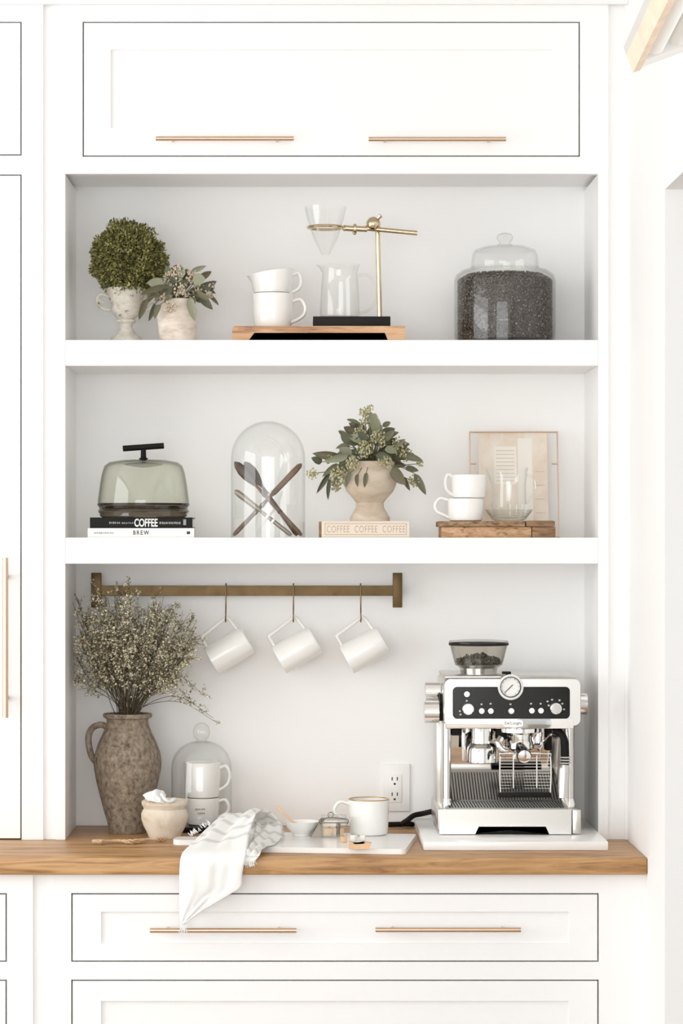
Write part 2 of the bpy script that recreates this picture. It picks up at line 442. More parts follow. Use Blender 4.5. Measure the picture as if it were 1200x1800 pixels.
# ---- open shelving
NL, NR = px(114.5), px(1051)
unit = thing('built_in_shelving', 'white open shelving niche with two thick shelves above the oak worktop', 'shelving', ((NL + NR) / 2, 0.15, ZC))
bm = BM(); box(bm, px(98), XW, YB, YB + 0.02, ZC, pz(298)); obj('back_panel', bm, 'niche_brightened_white', unit)
bm = BM(); box(bm, px(98), NL, 0.0, YB, ZC, pz(305.5)); obj('side_panel', bm, 'cabinet_paint', unit)
bm = BM(); box(bm, NR, px(1069), 0.0, YB, ZC, pz(305.5)); obj('side_panel', bm, 'cabinet_paint', unit)
bm = BM(); box(bm, px(98), px(1069), 0.0, 0.022, pz(305.5), pz(290)); obj('header_rail', bm, 'cabinet_paint', unit)
bm = BM(); box(bm, px(98), px(1069), 0.022, YB, pz(298), pz(290)); obj('top_panel', bm, 'cabinet_paint', unit)
bm = BM(); box(bm, px(76), px(98), 0.007, 0.05, ZC, pz(290)); obj('filler_strip', bm, 'cabinet_paint', unit)
bm = BM(); box(bm, px(1069), px(1098), 0.007, 0.05, ZC, pz(290)); box(bm, px(1098), XW, 0.0, 0.05, ZC, pz(290)); obj('filler_strip', bm, 'cabinet_paint', unit)
for q0, q1 in ((597.5, 643), (945, 991)):
    bm = BM(); box(bm, NL, NR, 0.0008, YB, pz(q1), pz(q0), 0.0012, 1); obj('shelf', bm, 'cabinet_paint', unit)
# ---- upper cabinet with one wide lift-up door
up = thing('upper_cabinet', 'white wall cabinet with one wide shaker door and two brass pulls above the shelves', 'cabinet', ((NL + NR) / 2, 0.15, pz(290)))
bm = BM()
T = pz(-120)
frame_rects(bm, 0.0, 0.022, [(px(98), px(145), pz(290), T), (px(1019), px(1069), pz(290), T), (px(145), px(1019), pz(290), pz(275.5)), (px(145), px(1019), pz(38), T)])
obj('face_frame', bm, 'cabinet_paint', up)
bm = BM(); box(bm, px(98), px(1069), 0.0235, YB, pz(288), T); obj('carcass', bm, 'carcass_gap_shade', up)
bm = BM(); box(bm, px(76), px(98), 0.007, 0.05, pz(290), T); obj('filler_strip', bm, 'cabinet_paint', up)
bm = BM(); box(bm, px(1069), px(1098), 0.007, 0.05, pz(290), T); box(bm, px(1098), XW, 0.0, 0.05, pz(290), T); obj('filler_strip', bm, 'cabinet_paint', up)
d = shaker(up, 'door', px(145), px(1019), pz(275.5), pz(38), 0.0, 47 / 770, 47 / 770)
bar_pull(d, (px(275), pz(247)), (px(516), pz(247)), 0.0)
bar_pull(d, (px(647), pz(248)), (px(887), pz(248)), 0.0)
bm = BM(); box(bm, XLC, XW, -0.012, 0.0, pz(9), T, 0.003, 2); struct('trim_1', bm, 'cabinet_paint')
# ---- tall cabinet at the left
tl = thing('tall_cabinet', 'white tall pantry cabinet with long vertical brass pull beside the open shelving', 'cabinet', ((XLC + px(76)) / 2, 0.15, ZC))
bm = BM()
frame_rects(bm, 0.0, 0.022, [(px(38), px(76), ZC, T), (XLC, XLC + 0.05, ZC, T), (XLC + 0.05, px(38), pz(38), T), (XLC + 0.05, px(38), pz(306.5), pz(273.5))])
obj('face_frame', bm, 'cabinet_paint', tl)
bm = BM(); box(bm, XLC, px(76), 0.0235, YB, ZC, T); obj('carcass', bm, 'carcass_gap_shade', tl)
shaker(tl, 'upper_door', XLC + 0.05, px(38), pz(273.5), pz(38), 0.0, 0.061, 0.061)
d = shaker(tl, 'door', XLC + 0.05, px(38), ZC, pz(306.5), 0.0, 0.061, 0.061)
bar_pull(d, (px(12), pz(1260)), (px(12), pz(980)), 0.0, 0.0068)
# ---- worktop
bm = BM(); box(bm, XLC, XW - 0.0005, CF, YB, Z(1538, CF), ZC - 0.0003, 0.004, 3)
tag(obj('worktop', bm, 'oak'), 'thick honey oak worktop running under the white shelving', 'worktop')
# ---- base cabinets
bx = lambda p: X(p, BF)
bz = lambda q: Z(q, BF)
ZU = Z(1538, CF)
base = thing('base_cabinet', 'white base cabinet with wide shaker drawers and brass pulls under the oak worktop', 'cabinet', (0.05, -0.1, 0))
bm = BM()
frame_rects(bm, BF, BF + 0.022, [(bx(90), bx(125), 0.1, ZU), (bx(1052), XW, 0.1, ZU), (bx(125), bx(1052), bz(1570), ZU), (bx(125), bx(1052), bz(1722), bz(1691)), (bx(125), bx(1052), 0.1, 0.14)])
obj('face_frame', bm, 'cabinet_paint', base)
bm = BM(); box(bm, bx(90), XW, BF + 0.0235, YB, 0.0, ZU); obj('carcass', bm, 'carcass_gap_shade', base)
bm = BM(); box(bm, bx(58), bx(90), BF + 0.007, BF + 0.05, 0.0, ZU); obj('filler_strip', bm, 'cabinet_paint', base)
d = shaker(base, 'drawer', bx(125), bx(1052), bz(1691), bz(1570), BF, 50 / 813, 30 / 813)
bar_pull(d, (bx(265), bz(1632)), (bx(521), bz(1632)), BF)
bar_pull(d, (bx(659), bz(1631)), (bx(913), bz(1631)), BF)
d = shaker(base, 'drawer', bx(125), bx(1052), 0.14, bz(1722), BF, 50 / 813, 35 / 813)
bar_pull(d, (bx(265), 0.36), (bx(521), 0.36), BF)
bar_pull(d, (bx(659), 0.36), (bx(913), 0.36), BF)
bl = thing('base_cabinet', 'white base cabinet whose drawers begin left of the pilaster strip', 'cabinet', ((XLC + bx(58)) / 2, -0.1, 0))
bm = BM()
frame_rects(bm, BF, BF + 0.022, [(bx(12), bx(58), 0.1, ZU), (XLC, XLC + 0.04, 0.1, ZU), (XLC + 0.04, bx(12), bz(1570), ZU), (XLC + 0.04, bx(12), bz(1722), bz(1691)), (XLC + 0.04, bx(12), 0.1, 0.14)])
obj('face_frame', bm, 'cabinet_paint', bl)
bm = BM(); box(bm, XLC, bx(58), BF + 0.0235, YB, 0.0, ZU); obj('carcass', bm, 'carcass_gap_shade', bl)
shaker(bl, 'drawer', XLC + 0.04, bx(12), bz(1691), bz(1570), BF, 50 / 813, 30 / 813)
shaker(bl, 'drawer', XLC + 0.04, bx(12), 0.14, bz(1722), BF, 50 / 813, 35 / 813)
# ================================================================== espresso machine on its marble slab
bm = BM(); box(bm, 0.268, 0.675, -0.212, 0.275, ZC, ZC + 0.02, 0.0025, 2)
tag(obj('marble_slab', bm, 'marble_white'), 'white marble slab under the espresso machine', 'slab')
ZM = ZC + 0.02
YM = -0.085
em = thing('espresso_machine', 'stainless steel espresso machine with black control panel and bean hopper on marble slab', 'coffee machine', (X(895, YM), 0.08, ZM))
mp = lambda p, y=YM: X(p, y)
mz = lambda q, y=YM: Z(q, y)
# base with drip tray
bm = BM(); box(bm, mp(770), mp(1020), YM + 0.04, 0.235, ZM + 0.006, mz(1424), 0.006, 3); obj('base', bm, 'steel_brushed', em)
for p in (782, 1006):
    for yy in (-0.05, 0.21):
        bm = BM(); tube(bm, [(mp(p), yy, ZM), (mp(p), yy, ZM + 0.008)], 0.011, 14); obj('foot', bm, 'black_matte', em)
bm = BM()
zt, zb = mz(1423), ZM + 0.002
a, b_, c_, d_ = mp(772), mp(1004), mp(838), mp(962)
poly = [(a, zb), (c_ - 0.004, zb), (c_ + 0.004, mz(1453)), (d_ - 0.004, mz(1453)), (d_ + 0.004, zb), (b_, zb), (b_, zt), (a, zt)]
prism(bm, poly, YM, YM + 0.014)
bmesh.ops.triangulate(bm, faces=[f for f in bm.faces if len(f.verts) > 4])
tray = obj('drip_tray', bm, 'steel_brushed', em)
bm = BM(); box(bm, mp(1005.5), mp(1021), YM + 0.001, YM + 0.014, zb, zt, 0.003, 2); obj('corner_block', bm, 'steel_brushed', em)
bm = BM(); box(bm, mp(834), mp(966), YM + 0.016, YM + 0.04, ZM + 0.001, mz(1448)); obj('tray_recess', bm, 'black_matte', tray)
bm = BM()
box(bm, mp(785), mp(1000), YM + 0.012, 0.1, zt - 0.001, zt + 0.0015)
tp = obj('tray_plate', bm, 'tray_steel', tray)
bm = BM()
for i in range(40):
    xx = mp(792) + (mp(993) - mp(792)) * i / 39
    box(bm, xx - 0.0014, xx + 0.0014, YM + 0.03, 0.085, zt + 0.0012, zt + 0.0022)
obj('grille_slot', bm, 'charcoal_base', tp)
# rear column, mirror back plate and the two round pillars
bm = BM(); box(bm, mp(774), mp(1012), 0.1, 0.235, mz(1430), mz(1275), 0.004, 2); obj('rear_column', bm, 'steel_brushed', em)
bm = BM()
xa, xb = mp(786), mp(995)
zt2, zb2 = mz(1278), mz(1419)
vs = [bm.verts.new(p) for p in ((xa, 0.088, zb2), (xb, 0.088, zb2), (xb, 0.052, zt2), (xa, 0.052, zt2), (xa, 0.101, zb2), (xb, 0.101, zb2), (xb, 0.101, zt2), (xa, 0.101, zt2))]
for f in ((0, 1, 2, 3), (5, 4, 7, 6), (0, 3, 7, 4), (1, 5, 6, 2), (3, 2, 6, 7), (0, 4, 5, 1)): bm.faces.new([vs[i] for i in f])
obj('back_plate', bm, 'mirror_steel', em)
for p, w in ((785, 7.5), (1000, 9)):
    bm = BM(); r = w / S(0)
    tube(bm, [(X(p, 0), 0.0, mz(1426)), (X(p, 0), 0.0, mz(1276))], r, 20)
    box(bm, X(p, 0) - r, X(p, 0) + r, 0.0, 0.1, mz(1424), mz(1276))
    obj('pillar', bm, 'steel_brushed', em)
    bm = BM(); lathe(bm, [(r * 1.25, mz(1428)), (r * 1.25, mz(1418)), (r * 1.02, mz(1410))], X(p, 0), 0.0, 20); obj('pillar_foot', bm, 'chrome', em)
# head
bm = BM()
def rrect(x0, x1, z0, z1, r, n=6):
    pts = []
    for cx, cz, a0 in ((x1 - r, z1 - r, 0), (x0 + r, z1 - r, 90), (x0 + r, z0 + r, 180), (x1 - r, z0 + r, 270)):
        for k in range(n + 1):
            t = R(a0 + 90 * k / n); pts.append((cx + r * math.cos(t), cz + r * math.sin(t)))
    return pts
prism(bm, rrect(mp(780), mp(1020), mz(1276), mz(1193), 0.015), YM + 0.004, 0.2)
obj('head', bm, 'steel_brushed', em)
bm = BM(); box(bm, mp(782), mp(1016), YM + 0.03, 0.2, mz(1194), mz(1189), 0.004, 2); obj('cup_warmer_top', bm, 'steel_brushed', em)
# bright surround with the black panel let into it
bm = BM()
o_ = rrect(mp(779), mp(1021), mz(1277), mz(1192), 0.015, 6); i_ = rrect(mp(795), mp(1001), mz(1263), mz(1207), 0.010, 6)
n = len(o_)
va = [bm.verts.new((x, YM + 0.004, z)) for x, z in o_]; vb = [bm.verts.new((x, YM - 0.006, z)) for x, z in [(mp(900) + (x - mp(900)) * 0.985, mz(1234) + (z - mz(1234)) * 0.96) for x, z in o_]]
vc = [bm.verts.new((x, YM - 0.006, z)) for x, z in i_]; vd = [bm.verts.new((x, YM + 0.004, z)) for x, z in i_]
for i in range(n):
    j = (i + 1) % n
    bm.faces.new((va[i], va[j], vb[j], vb[i])); bm.faces.new((vb[i], vb[j], vc[j], vc[i])); bm.faces.new((vc[i], vc[j], vd[j], vd[i]))
obj('panel_surround', bm, 'steel_brushed', em, angle=50)
bm = BM(); prism(bm, rrect(mp(794), mp(1002), mz(1264), mz(1206), 0.010), YM - 0.002, YM + 0.006); panel = obj('control_panel', bm, 'black_gloss', em)
bm = BM(); bxp(bm, 783, 1008, 1263, 1281, YM - 0.008, YM + 0.02, 0.002); strip = obj('chrome_strip', bm, 'chrome', em)
bm = BM(); prism(bm, rrect(X(884, YM), X(918, YM), Z(1277, YM), Z(1265.5, YM), 0.004), YM - 0.0095, YM - 0.006); badge = obj('badge', bm, 'chrome', strip)
lettering('badge_lettering', "De'Longhi", X(886.5, YM), X(915.5, YM), Z(1274.5, YM), Z(1268, YM), YM - 0.0100, 'print_black', strip, bold=0.01)
# controls
def knob_y(name, p, q, r, depth, mat, parent, ticks=False):
    bm = BM(); c = PT(p, q, YM); rr = r / S(YM)
    tube(bm, [(c.x, YM - 0.001, c.z), (c.x, YM - depth, c.z), (c.x, YM - depth - 0.0015, c.z)], [rr, rr * 0.94, rr * 0.8], 24)
    return obj(name, bm, mat, parent)
k1 = knob_y('selector_knob', 822, 1246, 10.5, 0.016, 'chrome', panel)
k2 = knob_y('selector_knob', 976, 1245, 10.5, 0.016, 'chrome', panel)
for p, q, r in ((820, 1220, 6), (846, 1249.5, 6), (862, 1249.5, 6), (898, 1249.5, 6.2), (934, 1249, 6), (950, 1249, 6)):
    knob_y('push_button', p, q, r, 0.006, 'chrome', panel)
for p, q in ((846, 1238), (862, 1237), (897, 1238), (933, 1237), (950, 1237), (808, 1250), (809, 1256), (964, 1240), (962, 1233), (988, 1237), (991, 1247), (970, 1230), (983, 1231), (820, 1232)):
    bm = BM(); bxp(bm, p - 1.6, p + 1.6, q - 1.3, q + 1.3, YM - 0.0026, YM - 0.0015); obj('indicator_mark', bm, 'led_grey', panel)
# pressure gauge
gx, gz = X(896, YM), Z(1207, YM)
def ring_y(bm, cx, cz, r0, r1, y0, y1, seg=40):
    prof = [(r0, y0), (r1, y0), (r1, y1), (r0, y1), (r0, y0)]
    rings = [[bm.verts.new((cx + r * math.cos(2 * math.pi * k / seg), y, cz + r * math.sin(2 * math.pi * k / seg))) for k in range(seg)] for r, y in prof[:-1]]
    rings.append(rings[0])
    for a, b in zip(rings, rings[1:]):
        for k in range(seg):
            j = (k + 1) % seg; bm.faces.new((a[k], a[j], b[j], b[k]))
g = 22.5 / S(YM)
bm = BM(); ring_y(bm, gx, gz, g * 0.82, g, YM - 0.02, YM); gauge = obj('pressure_gauge', bm, 'neck_steel', em)
bm = BM(); ring_y(bm, gx, gz, g * 0.76, g * 0.83, YM - 0.0165, YM); obj('inner_ring', bm, 'charcoal_base', gauge)
bm = BM(); tube(bm, [(gx, YM - 0.001, gz), (gx, YM - 0.013, gz)], g * 0.84, 32); obj('dial', bm, 'dial_white', gauge)
bm = BM()
a_ = R(225)
n_ = Vector((math.cos(a_), 0, math.sin(a_)))
tube(bm, [Vector((gx, YM - 0.0145, gz)) - n_ * g * 0.25, Vector((gx, YM - 0.0145, gz)) + n_ * g * 0.66], [0.0010, 0.0007], 6)
obj('needle', bm, 'print_black', gauge)
bm = BM()
for k in range(11):
    t = R(235 - 29 * k); n2 = Vector((math.cos(t), 0, math.sin(t)))
    tube(bm, [Vector((gx, YM - 0.0138, gz)) + n2 * g * 0.62, Vector((gx, YM - 0.0138, gz)) + n2 * g * 0.74], 0.0005, 4)
obj('dial_ticks', bm, 'print_grey', gauge)
bm = BM(); bxp(bm, 883, 898, 1181, 1185.5, YM - 0.004, YM + 0.02, 0.001); obj('gauge_tab', bm, 'black_matte', gauge)
# side dials
def dial_x(name, p0, p1, q0, q1, y, mat='chrome'):
    bm = BM(); r = (q1 - q0) / 2 / S(y); c = PT((p0 + p1) / 2, (q0 + q1) / 2, y)
    x0, x1 = X(p0, y), X(p1, y)
    seg = 28
    tube(bm, [(x0, y, c.z), (x0 + 0.002, y, c.z), (x1, y, c.z)], [r * 0.86, r, r], seg)
    o = obj(name, bm, mat, em)
    return o
dial_x('grind_dial', 746, 773, 1199, 1232, 0.03)
bm = BM(); tube(bm, [(X(772, 0.0), 0.0, Z(1240, 0.0)), (X(784, 0.0), 0.0, Z(1240, 0.0))], 0.027, 24); obj('dial_collar', bm, 'black_matte', em)
dial_x('dose_dial', 744, 771, 1233, 1271, -0.03)
dial_x('steam_dial', 1017, 1031, 1219, 1256, 0.0)
bm = BM(); tube(bm, [(X(772, -0.02), -0.02, Z(1252, -0.02)), (X(786, -0.02), -0.02, Z(1252, -0.02))], 0.02, 24); obj('dial_collar', bm, 'black_matte', em)
# bean hopper
YH = 0.06
hx = X(841, YH)
bm = BM(); lathe(bm, lp(YH, (35, 1193), (35, 1186), (32, 1184), (33, 1174), (40, 1169), (42, 1167), (0, 1167)), hx, YH, 36); hop = obj('hopper_neck', bm, 'neck_steel', em)
bm = BM(); lathe(bm, lp(YH, (0, 1168.5), (41.5, 1168.5), (44, 1160), (50.5, 1134), (51.5, 1130), (50.5, 1130), (49.5, 1134), (43, 1160), (40.5, 1167.5), (0, 1167.5)), hx, YH, 40); obj('hopper_bowl', bm, 'smoke_glass', hop)
bm = BM(); lathe(bm, lp(YH, (52, 1134), (52.5, 1129), (51, 1126), (30, 1124.5), (0, 1124)), hx, YH, 40); obj('hopper_lid', bm, 'smoke_glass', hop)
bm = BM(); lathe(bm, lp(YH, (50.2, 1134), (52.6, 1134), (52.6, 1130), (50.2, 1130), (50.2, 1134)), hx, YH, 40); obj('lid_rim', bm, 'charcoal_base', hop)
random.seed(3)
bm = BM()
rt = 40 / S(YH)
for i in range(420):
    a = random.uniform(0, 6.283); rr = rt * math.sqrt(random.random()) * 0.97
    hz = Z(1165.5, YH) + max(0, (1 - rr / rt)) * random.uniform(0, 17) / S(YH) + random.uniform(0, 5) / S(YH)
    M = Matrix.Translation((hx + rr * math.cos(a), YH + rr * math.sin(a), hz)) @ Euler((random.uniform(0, 6), random.uniform(0, 6), 0)).to_matrix().to_4x4() @ Matrix.Diagonal((1.3, 1, 0.75, 1))
    ico(bm, M, 0.0044)
stuff(obj('coffee_beans', bm, 'coffee_bean', hop))
# grinder outlet / tamping bell
YG = 0.0
bm = BM(); gx1 = X(847, YG)
lathe(bm, lp(YG, (19, 1280), (18.5, 1296), (19.5, 1306), (26, 1312), (27.5, 1318), (28, 1339), (26, 1340), (24, 1338), (0, 1338)), gx1, YG, 40)
bell = obj('grinder_outlet', bm, 'chrome', em)
bm = BM()
for dp in (-13, -3, 15): bxp(bm, 847 + dp - 3, 847 + dp + 3, 1319, 1334, YG - 0.0365 + abs(dp) * 0.0007, YG - 0.02)
obj('outlet_slot', bm, 'charcoal_base', bell)
bm = BM(); bxp(bm, 811, 818, 1281, 1338, YG, YG + 0.012, 0.002); obj('tamping_lever', bm, 'chrome', em)
bm = BM(); bxp(bm, 793, 812, 1281, 1293, YG, YG + 0.03, 0.002); obj('outlet_housing', bm, 'black_matte', em)
# brew group with portafilter
gx2 = X(914, YG)
bm = BM(); lathe(bm, lp(YG, (38, 1279), (38, 1286), (30, 1290), (26, 1296), (26, 1304), (0, 1304)), gx2, YG, 40); grp = obj('brew_group', bm, 'chrome', em)
bm = BM(); lathe(bm, lp(YG, (21, 1281), (22, 1300), (24, 1303), (24, 1314), (17, 1318), (9, 1322), (0, 1322)), gx2, YG - 0.012, 40); pf = obj('portafilter', bm, 'chrome', em)
bm = BM()
for s in (-1, 1): tube(bm, smooth_path([(gx2, YG - 0.012, Z(1319, YG)), (gx2 + s * 0.012, YG - 0.012, Z(1325, YG)), (gx2 + s * 0.014, YG - 0.012, Z(1333, YG))], 4), 0.0055, 12)
obj('spout', bm, 'chrome', pf)
bm = BM()
h0, h1 = PT(912, 1310, YG - 0.03), PT(921, 1329, -0.12)
tube(bm, [h0, h0.lerp(h1, 0.25), h0.lerp(h1, 0.6), h0.lerp(h1, 0.93), h1], [0.008, 0.0125, 0.0145, 0.0165, 0.0165], 22)
obj('handle', bm, 'black_gloss', pf)
bm = BM(); dv = (h1 - h0).normalized()
tube(bm, [h1 - dv * 0.002, h1 + dv * 0.005, h1 + dv * 0.008], [0.0155, 0.0145, 0.009], 22); obj('handle_cap', bm, 'chrome', pf)
bm = BM(); bxp(bm, 872, 893, 1281, 1300, YG - 0.01, YG + 0.03, 0.002); obj('group_guard', bm, 'black_matte', em)
bm = BM(); tube(bm, smooth_path([PT(880, 1296, YG - 0.02), PT(876, 1306, YG - 0.025), PT(884, 1318, YG - 0.03), PT(892, 1320, YG - 0.03)], 5), [0.008] * 16, 14); obj('hot_water_spout', bm, 'chrome', em)
bm = BM(); lathe(bm, lp(YG, (12, 1280), (12, 1306), (8, 1309), (0, 1309)), X(946, YG), YG, 24); obj('steam_valve', bm, 'chrome', em)
bm = BM(); lathe(bm, lp(YG, (7, 1280), (7, 1318), (4, 1320), (0, 1320)), X(964, YG), YG + 0.02, 20); obj('steam_valve', bm, 'charcoal_base', em)
bm = BM(); tube(bm, smooth_path([PT(968, 1290, -0.02), PT(957, 1303, -0.03), PT(946, 1318, -0.04)], 5), 0.004, 10); obj('purge_lever', bm, 'chrome', em)
# steam wand with black sleeve
bm = BM(); tube(bm, smooth_path([PT(975, 1284, -0.04), PT(986, 1290, -0.045), PT(992, 1305, -0.05), PT(993, 1344, -0.05)], 6), [0.0085] * 12 + [0.0095] * 7, 16); wand = obj('steam_wand', bm, 'black_matte', em)
bm = BM(); tube(bm, [PT(992, 1344, -0.05), PT(991, 1352, -0.05), PT(989, 1402, -0.05)], [0.0095, 0.0125, 0.0125], 20); obj('wand_sleeve', bm, 'steel_brushed', wand)
bm = BM(); tube(bm, [PT(990, 1402, -0.05), PT(994, 1416, -0.05), PT(999, 1429, -0.05)], [0.010, 0.0075, 0.003], 16); obj('wand_tip', bm, 'chrome', wand)
bm = BM()
for q in (1331, 1336, 1341): tube(bm, [Vector((X(993, -0.05) + 0.0112 * math.cos(R(a)), -0.05 + 0.0112 * math.sin(R(a)), Z(q, -0.05))) for a in range(0, 360, 24)], 0.0016, 6, closed=True)
obj('wand_ring', bm, 'led_grey', wand)
# folding wire cup support
YR = -0.045
bm = BM()
fr = [(886, 1325), (879, 1331), (879, 1386), (888, 1396)]
fr2 = [(958, 1396), (967, 1386), (967, 1331), (960, 1325)]
pth = smooth_path([PT(p, q, YR) for p, q in fr + fr2], 5, closed=True)
tube(bm, pth, 0.0019, 8, closed=True)
for p in (902, 943): tube(bm, [PT(p, 1326, YR), PT(p, 1385, YR)], 0.0017, 8)
for k in range(11):
    q = 1332 + k * 5.4
    tube(bm, [PT(879, q, YR + 0.002), PT(967, q, YR + 0.002)], 0.00075, 6)
rack = obj('cup_support', bm, 'chrome', em)
bm = BM(); bxp(bm, 876, 968, 1393, 1402, YR - 0.004, YR + 0.02, 0.001); obj('support_bar', bm, 'black_matte', rack)
# mains lead lying on the worktop behind
bm = BM()
zc = ZC + 0.0075
tube(bm, smooth_path([(X(683, 0.25), 0.25, zc), (X(700, 0.255), 0.255, zc), (X(716, 0.26), 0.26, zc), (X(724, 0.255), 0.255, zc), (X(717, 0.24), 0.24, zc + 0.003), (X(708, 0.235), 0.237, zc + 0.004), (X(716, 0.23), 0.232, zc + 0.012), (X(728, 0.22), 0.245, zc + 0.022), (0.29, 0.255, zc + 0.026), (0.34, 0.235, zc + 0.04)], 6), 0.0065, 10)
obj('power_cord', bm, 'black_matte', em)

# ================================================================== wall outlet
YO = YB
ot = thing('wall_outlet', 'white double wall outlet beside the espresso machine', 'outlet', (X(697, YO), YO, Z(1427, YO)))
bm = BM(); bxp(bm, 672, 721, 1343, 1427, YO - 0.006, YO + 0.002, 0.003, 3); obj('cover_plate', bm, 'plastic_white', ot)
bm = BM(); bxp(bm, 681, 706, 1361, 1411, YO - 0.0085, YO - 0.005, 0.0015); rc = obj('receptacle', bm, 'plastic_white', ot)
bm = BM()
for q in (1369, 1396):
    for p in (689, 698): bxp(bm, p - 0.9, p + 0.9, q - 3, q + 3, YO - 0.0088, YO - 0.007)
    cyl_y(bm, 693.5, q + 9, 2.0, YO - 0.0088, YO - 0.007, 12)
obj('socket_slot', bm, 'slot_dark', rc)

# ================================================================== brass rail, hooks and hanging mugs
YRL = 0.245
rail = thing('mug_rail', 'antique brass bar rail with T shaped end brackets on the niche back', 'rail', (X(434, YRL), YB, Z(1068, YRL)))
bm = BM(); bxp(bm, 176, 691, 1029.5, 1047.5, YRL, YRL + 0.008, 0.0008, 1); obj('bar', bm, 'antique_brass', rail)
for p0, p1 in ((160, 178), (690, 707)):
    bm = BM(); bxp(bm, p0, p1, 1007, 1068, YRL - 0.002, YRL + 0.010, 0.0015, 2)
    box(bm, X((p0 + p1) / 2, YRL) - 0.008, X((p0 + p1) / 2, YRL) + 0.008, YRL + 0.009, YB, Z(1046, YRL), Z(1030, YRL))
    obj('bracket', bm, 'antique_brass', rail)
def mug(name, label, cat, r, h, handle=(0.0, 0.9, 0.25), handle_w=0.028, group=None, base_r=None, angular=False, mat='ceramic', wall=0.003):
    """mug in local space: axis +z from the base at the origin, handle towards +x"""
    t = thing(name, label, cat, (0, 0, 0), group)
    rb = base_r or r
    bm = BM()
    lathe(bm, [(0, 0.001), (rb * 0.86, 0), (rb * 0.95, 0.002), (rb, 0.007), (rb + (r - rb) * 0.6, h * 0.55), (r, h - 0.001), (r - wall * 0.5, h), (r - wall, h - 0.001), (rb + (r - rb) * 0.6 - wall, h * 0.55), (rb - wall, 0.010), (rb * 0.8, 0.006), (0, 0.006)], 0, 0, 48)
    obj('body', bm, mat, t, local=True)
    bm = BM()
    z1, z0, w = h * handle[1], h * handle[2], handle_w
    if angular: pts = [(r - 0.002, 0, z1), (r + w * 0.4, 0, z1), (r + w * 0.66, 0, z1), (r + w * 0.74, 0, z1 - 0.005), (r + w * 0.85, 0, h * 0.6), (r + w * 0.98, 0, h * 0.3), (r + w, 0, h * 0.22), (r + w * 0.92, 0, h * 0.16), (r + w * 0.5, 0, h * 0.13), (r - 0.002, 0, h * 0.11)]
    else: pts = [(r - 0.002, 0, z1), (r + w * 0.6, 0, z1 + 0.004), (r + w, 0, z1 - (z1 - z0) * 0.3), (r + w * 0.85, 0, z0 + (z1 - z0) * 0.3), (r + w * 0.35, 0, z0 + 0.003), (rb - 0.002, 0, z0 - 0.004)]
    tube(bm, smooth_path(pts, 6), 0.0042, 10, flat=1.4)
    obj('handle', bm, mat, t, local=True)
    return t
YMG = 0.222
for i, (hp, lab) in enumerate(((396.5, 'white mug on the brass rail hanging beside the dried flowers'), (515.5, 'white mug hanging on the brass rail between the two other hanging mugs'), (634, 'white mug hanging on the brass rail by its bare end bracket'))):
    bm = BM()
    x = X(hp, YMG)
    yk = YRL - 0.003
    tube(bm, smooth_path([(x, YRL + 0.011, Z(1034, YRL)), (x, YRL + 0.009, Z(1028.0, YRL)), (x, YRL + 0.003, Z(1025.8, YRL)), (x, yk - 0.002, Z(1028.5, YRL)), (x, yk - 0.003, Z(1036, YRL)), (x, yk - 0.005, Z(1062, YRL)), (x, YMG + 0.006, Z(1078, YMG)), (x, YMG + 0.0045, Z(1090, YMG)), (x, YMG - 0.003, Z(1093, YMG)), (x, YMG - 0.009, Z(1089, YMG)), (x, YMG - 0.010, Z(1083, YMG))], 5), 0.0016, 8)
    tag(obj('rail_hook', bm, 'hook_brass'), ('thin brass hook on the rail nearest the dried flowers', 'thin brass hook in the middle of the mug rail', 'thin brass hook on the rail nearest its bare end bracket')[i], 'hook', 'hooks on the mug rail')
    m = mug('hanging_mug', lab, 'mug', 0.0365, 0.101, (0, 0.93, 0.22), 0.034, 'white mugs on the brass rail', angular=True)
    # axis tilted in the picture plane, mouth down to the left, handle up
    a = R((30.5, 30, 29)[i])
    ax = Vector((-math.cos(a), 0, -math.sin(a)))     # base -> mouth
    hdir = Vector((-math.sin(a), 0, math.cos(a)))    # handle side
    yv = ax.cross(hdir)
    M = Matrix((hdir, yv, ax)).transposed().to_4x4()
    cpx = Vector((x + 0.010, YMG, Z((1143, 1142, 1142)[i], YMG)))
    M.translation = cpx - ax * 0.0505
    m.matrix_world = M
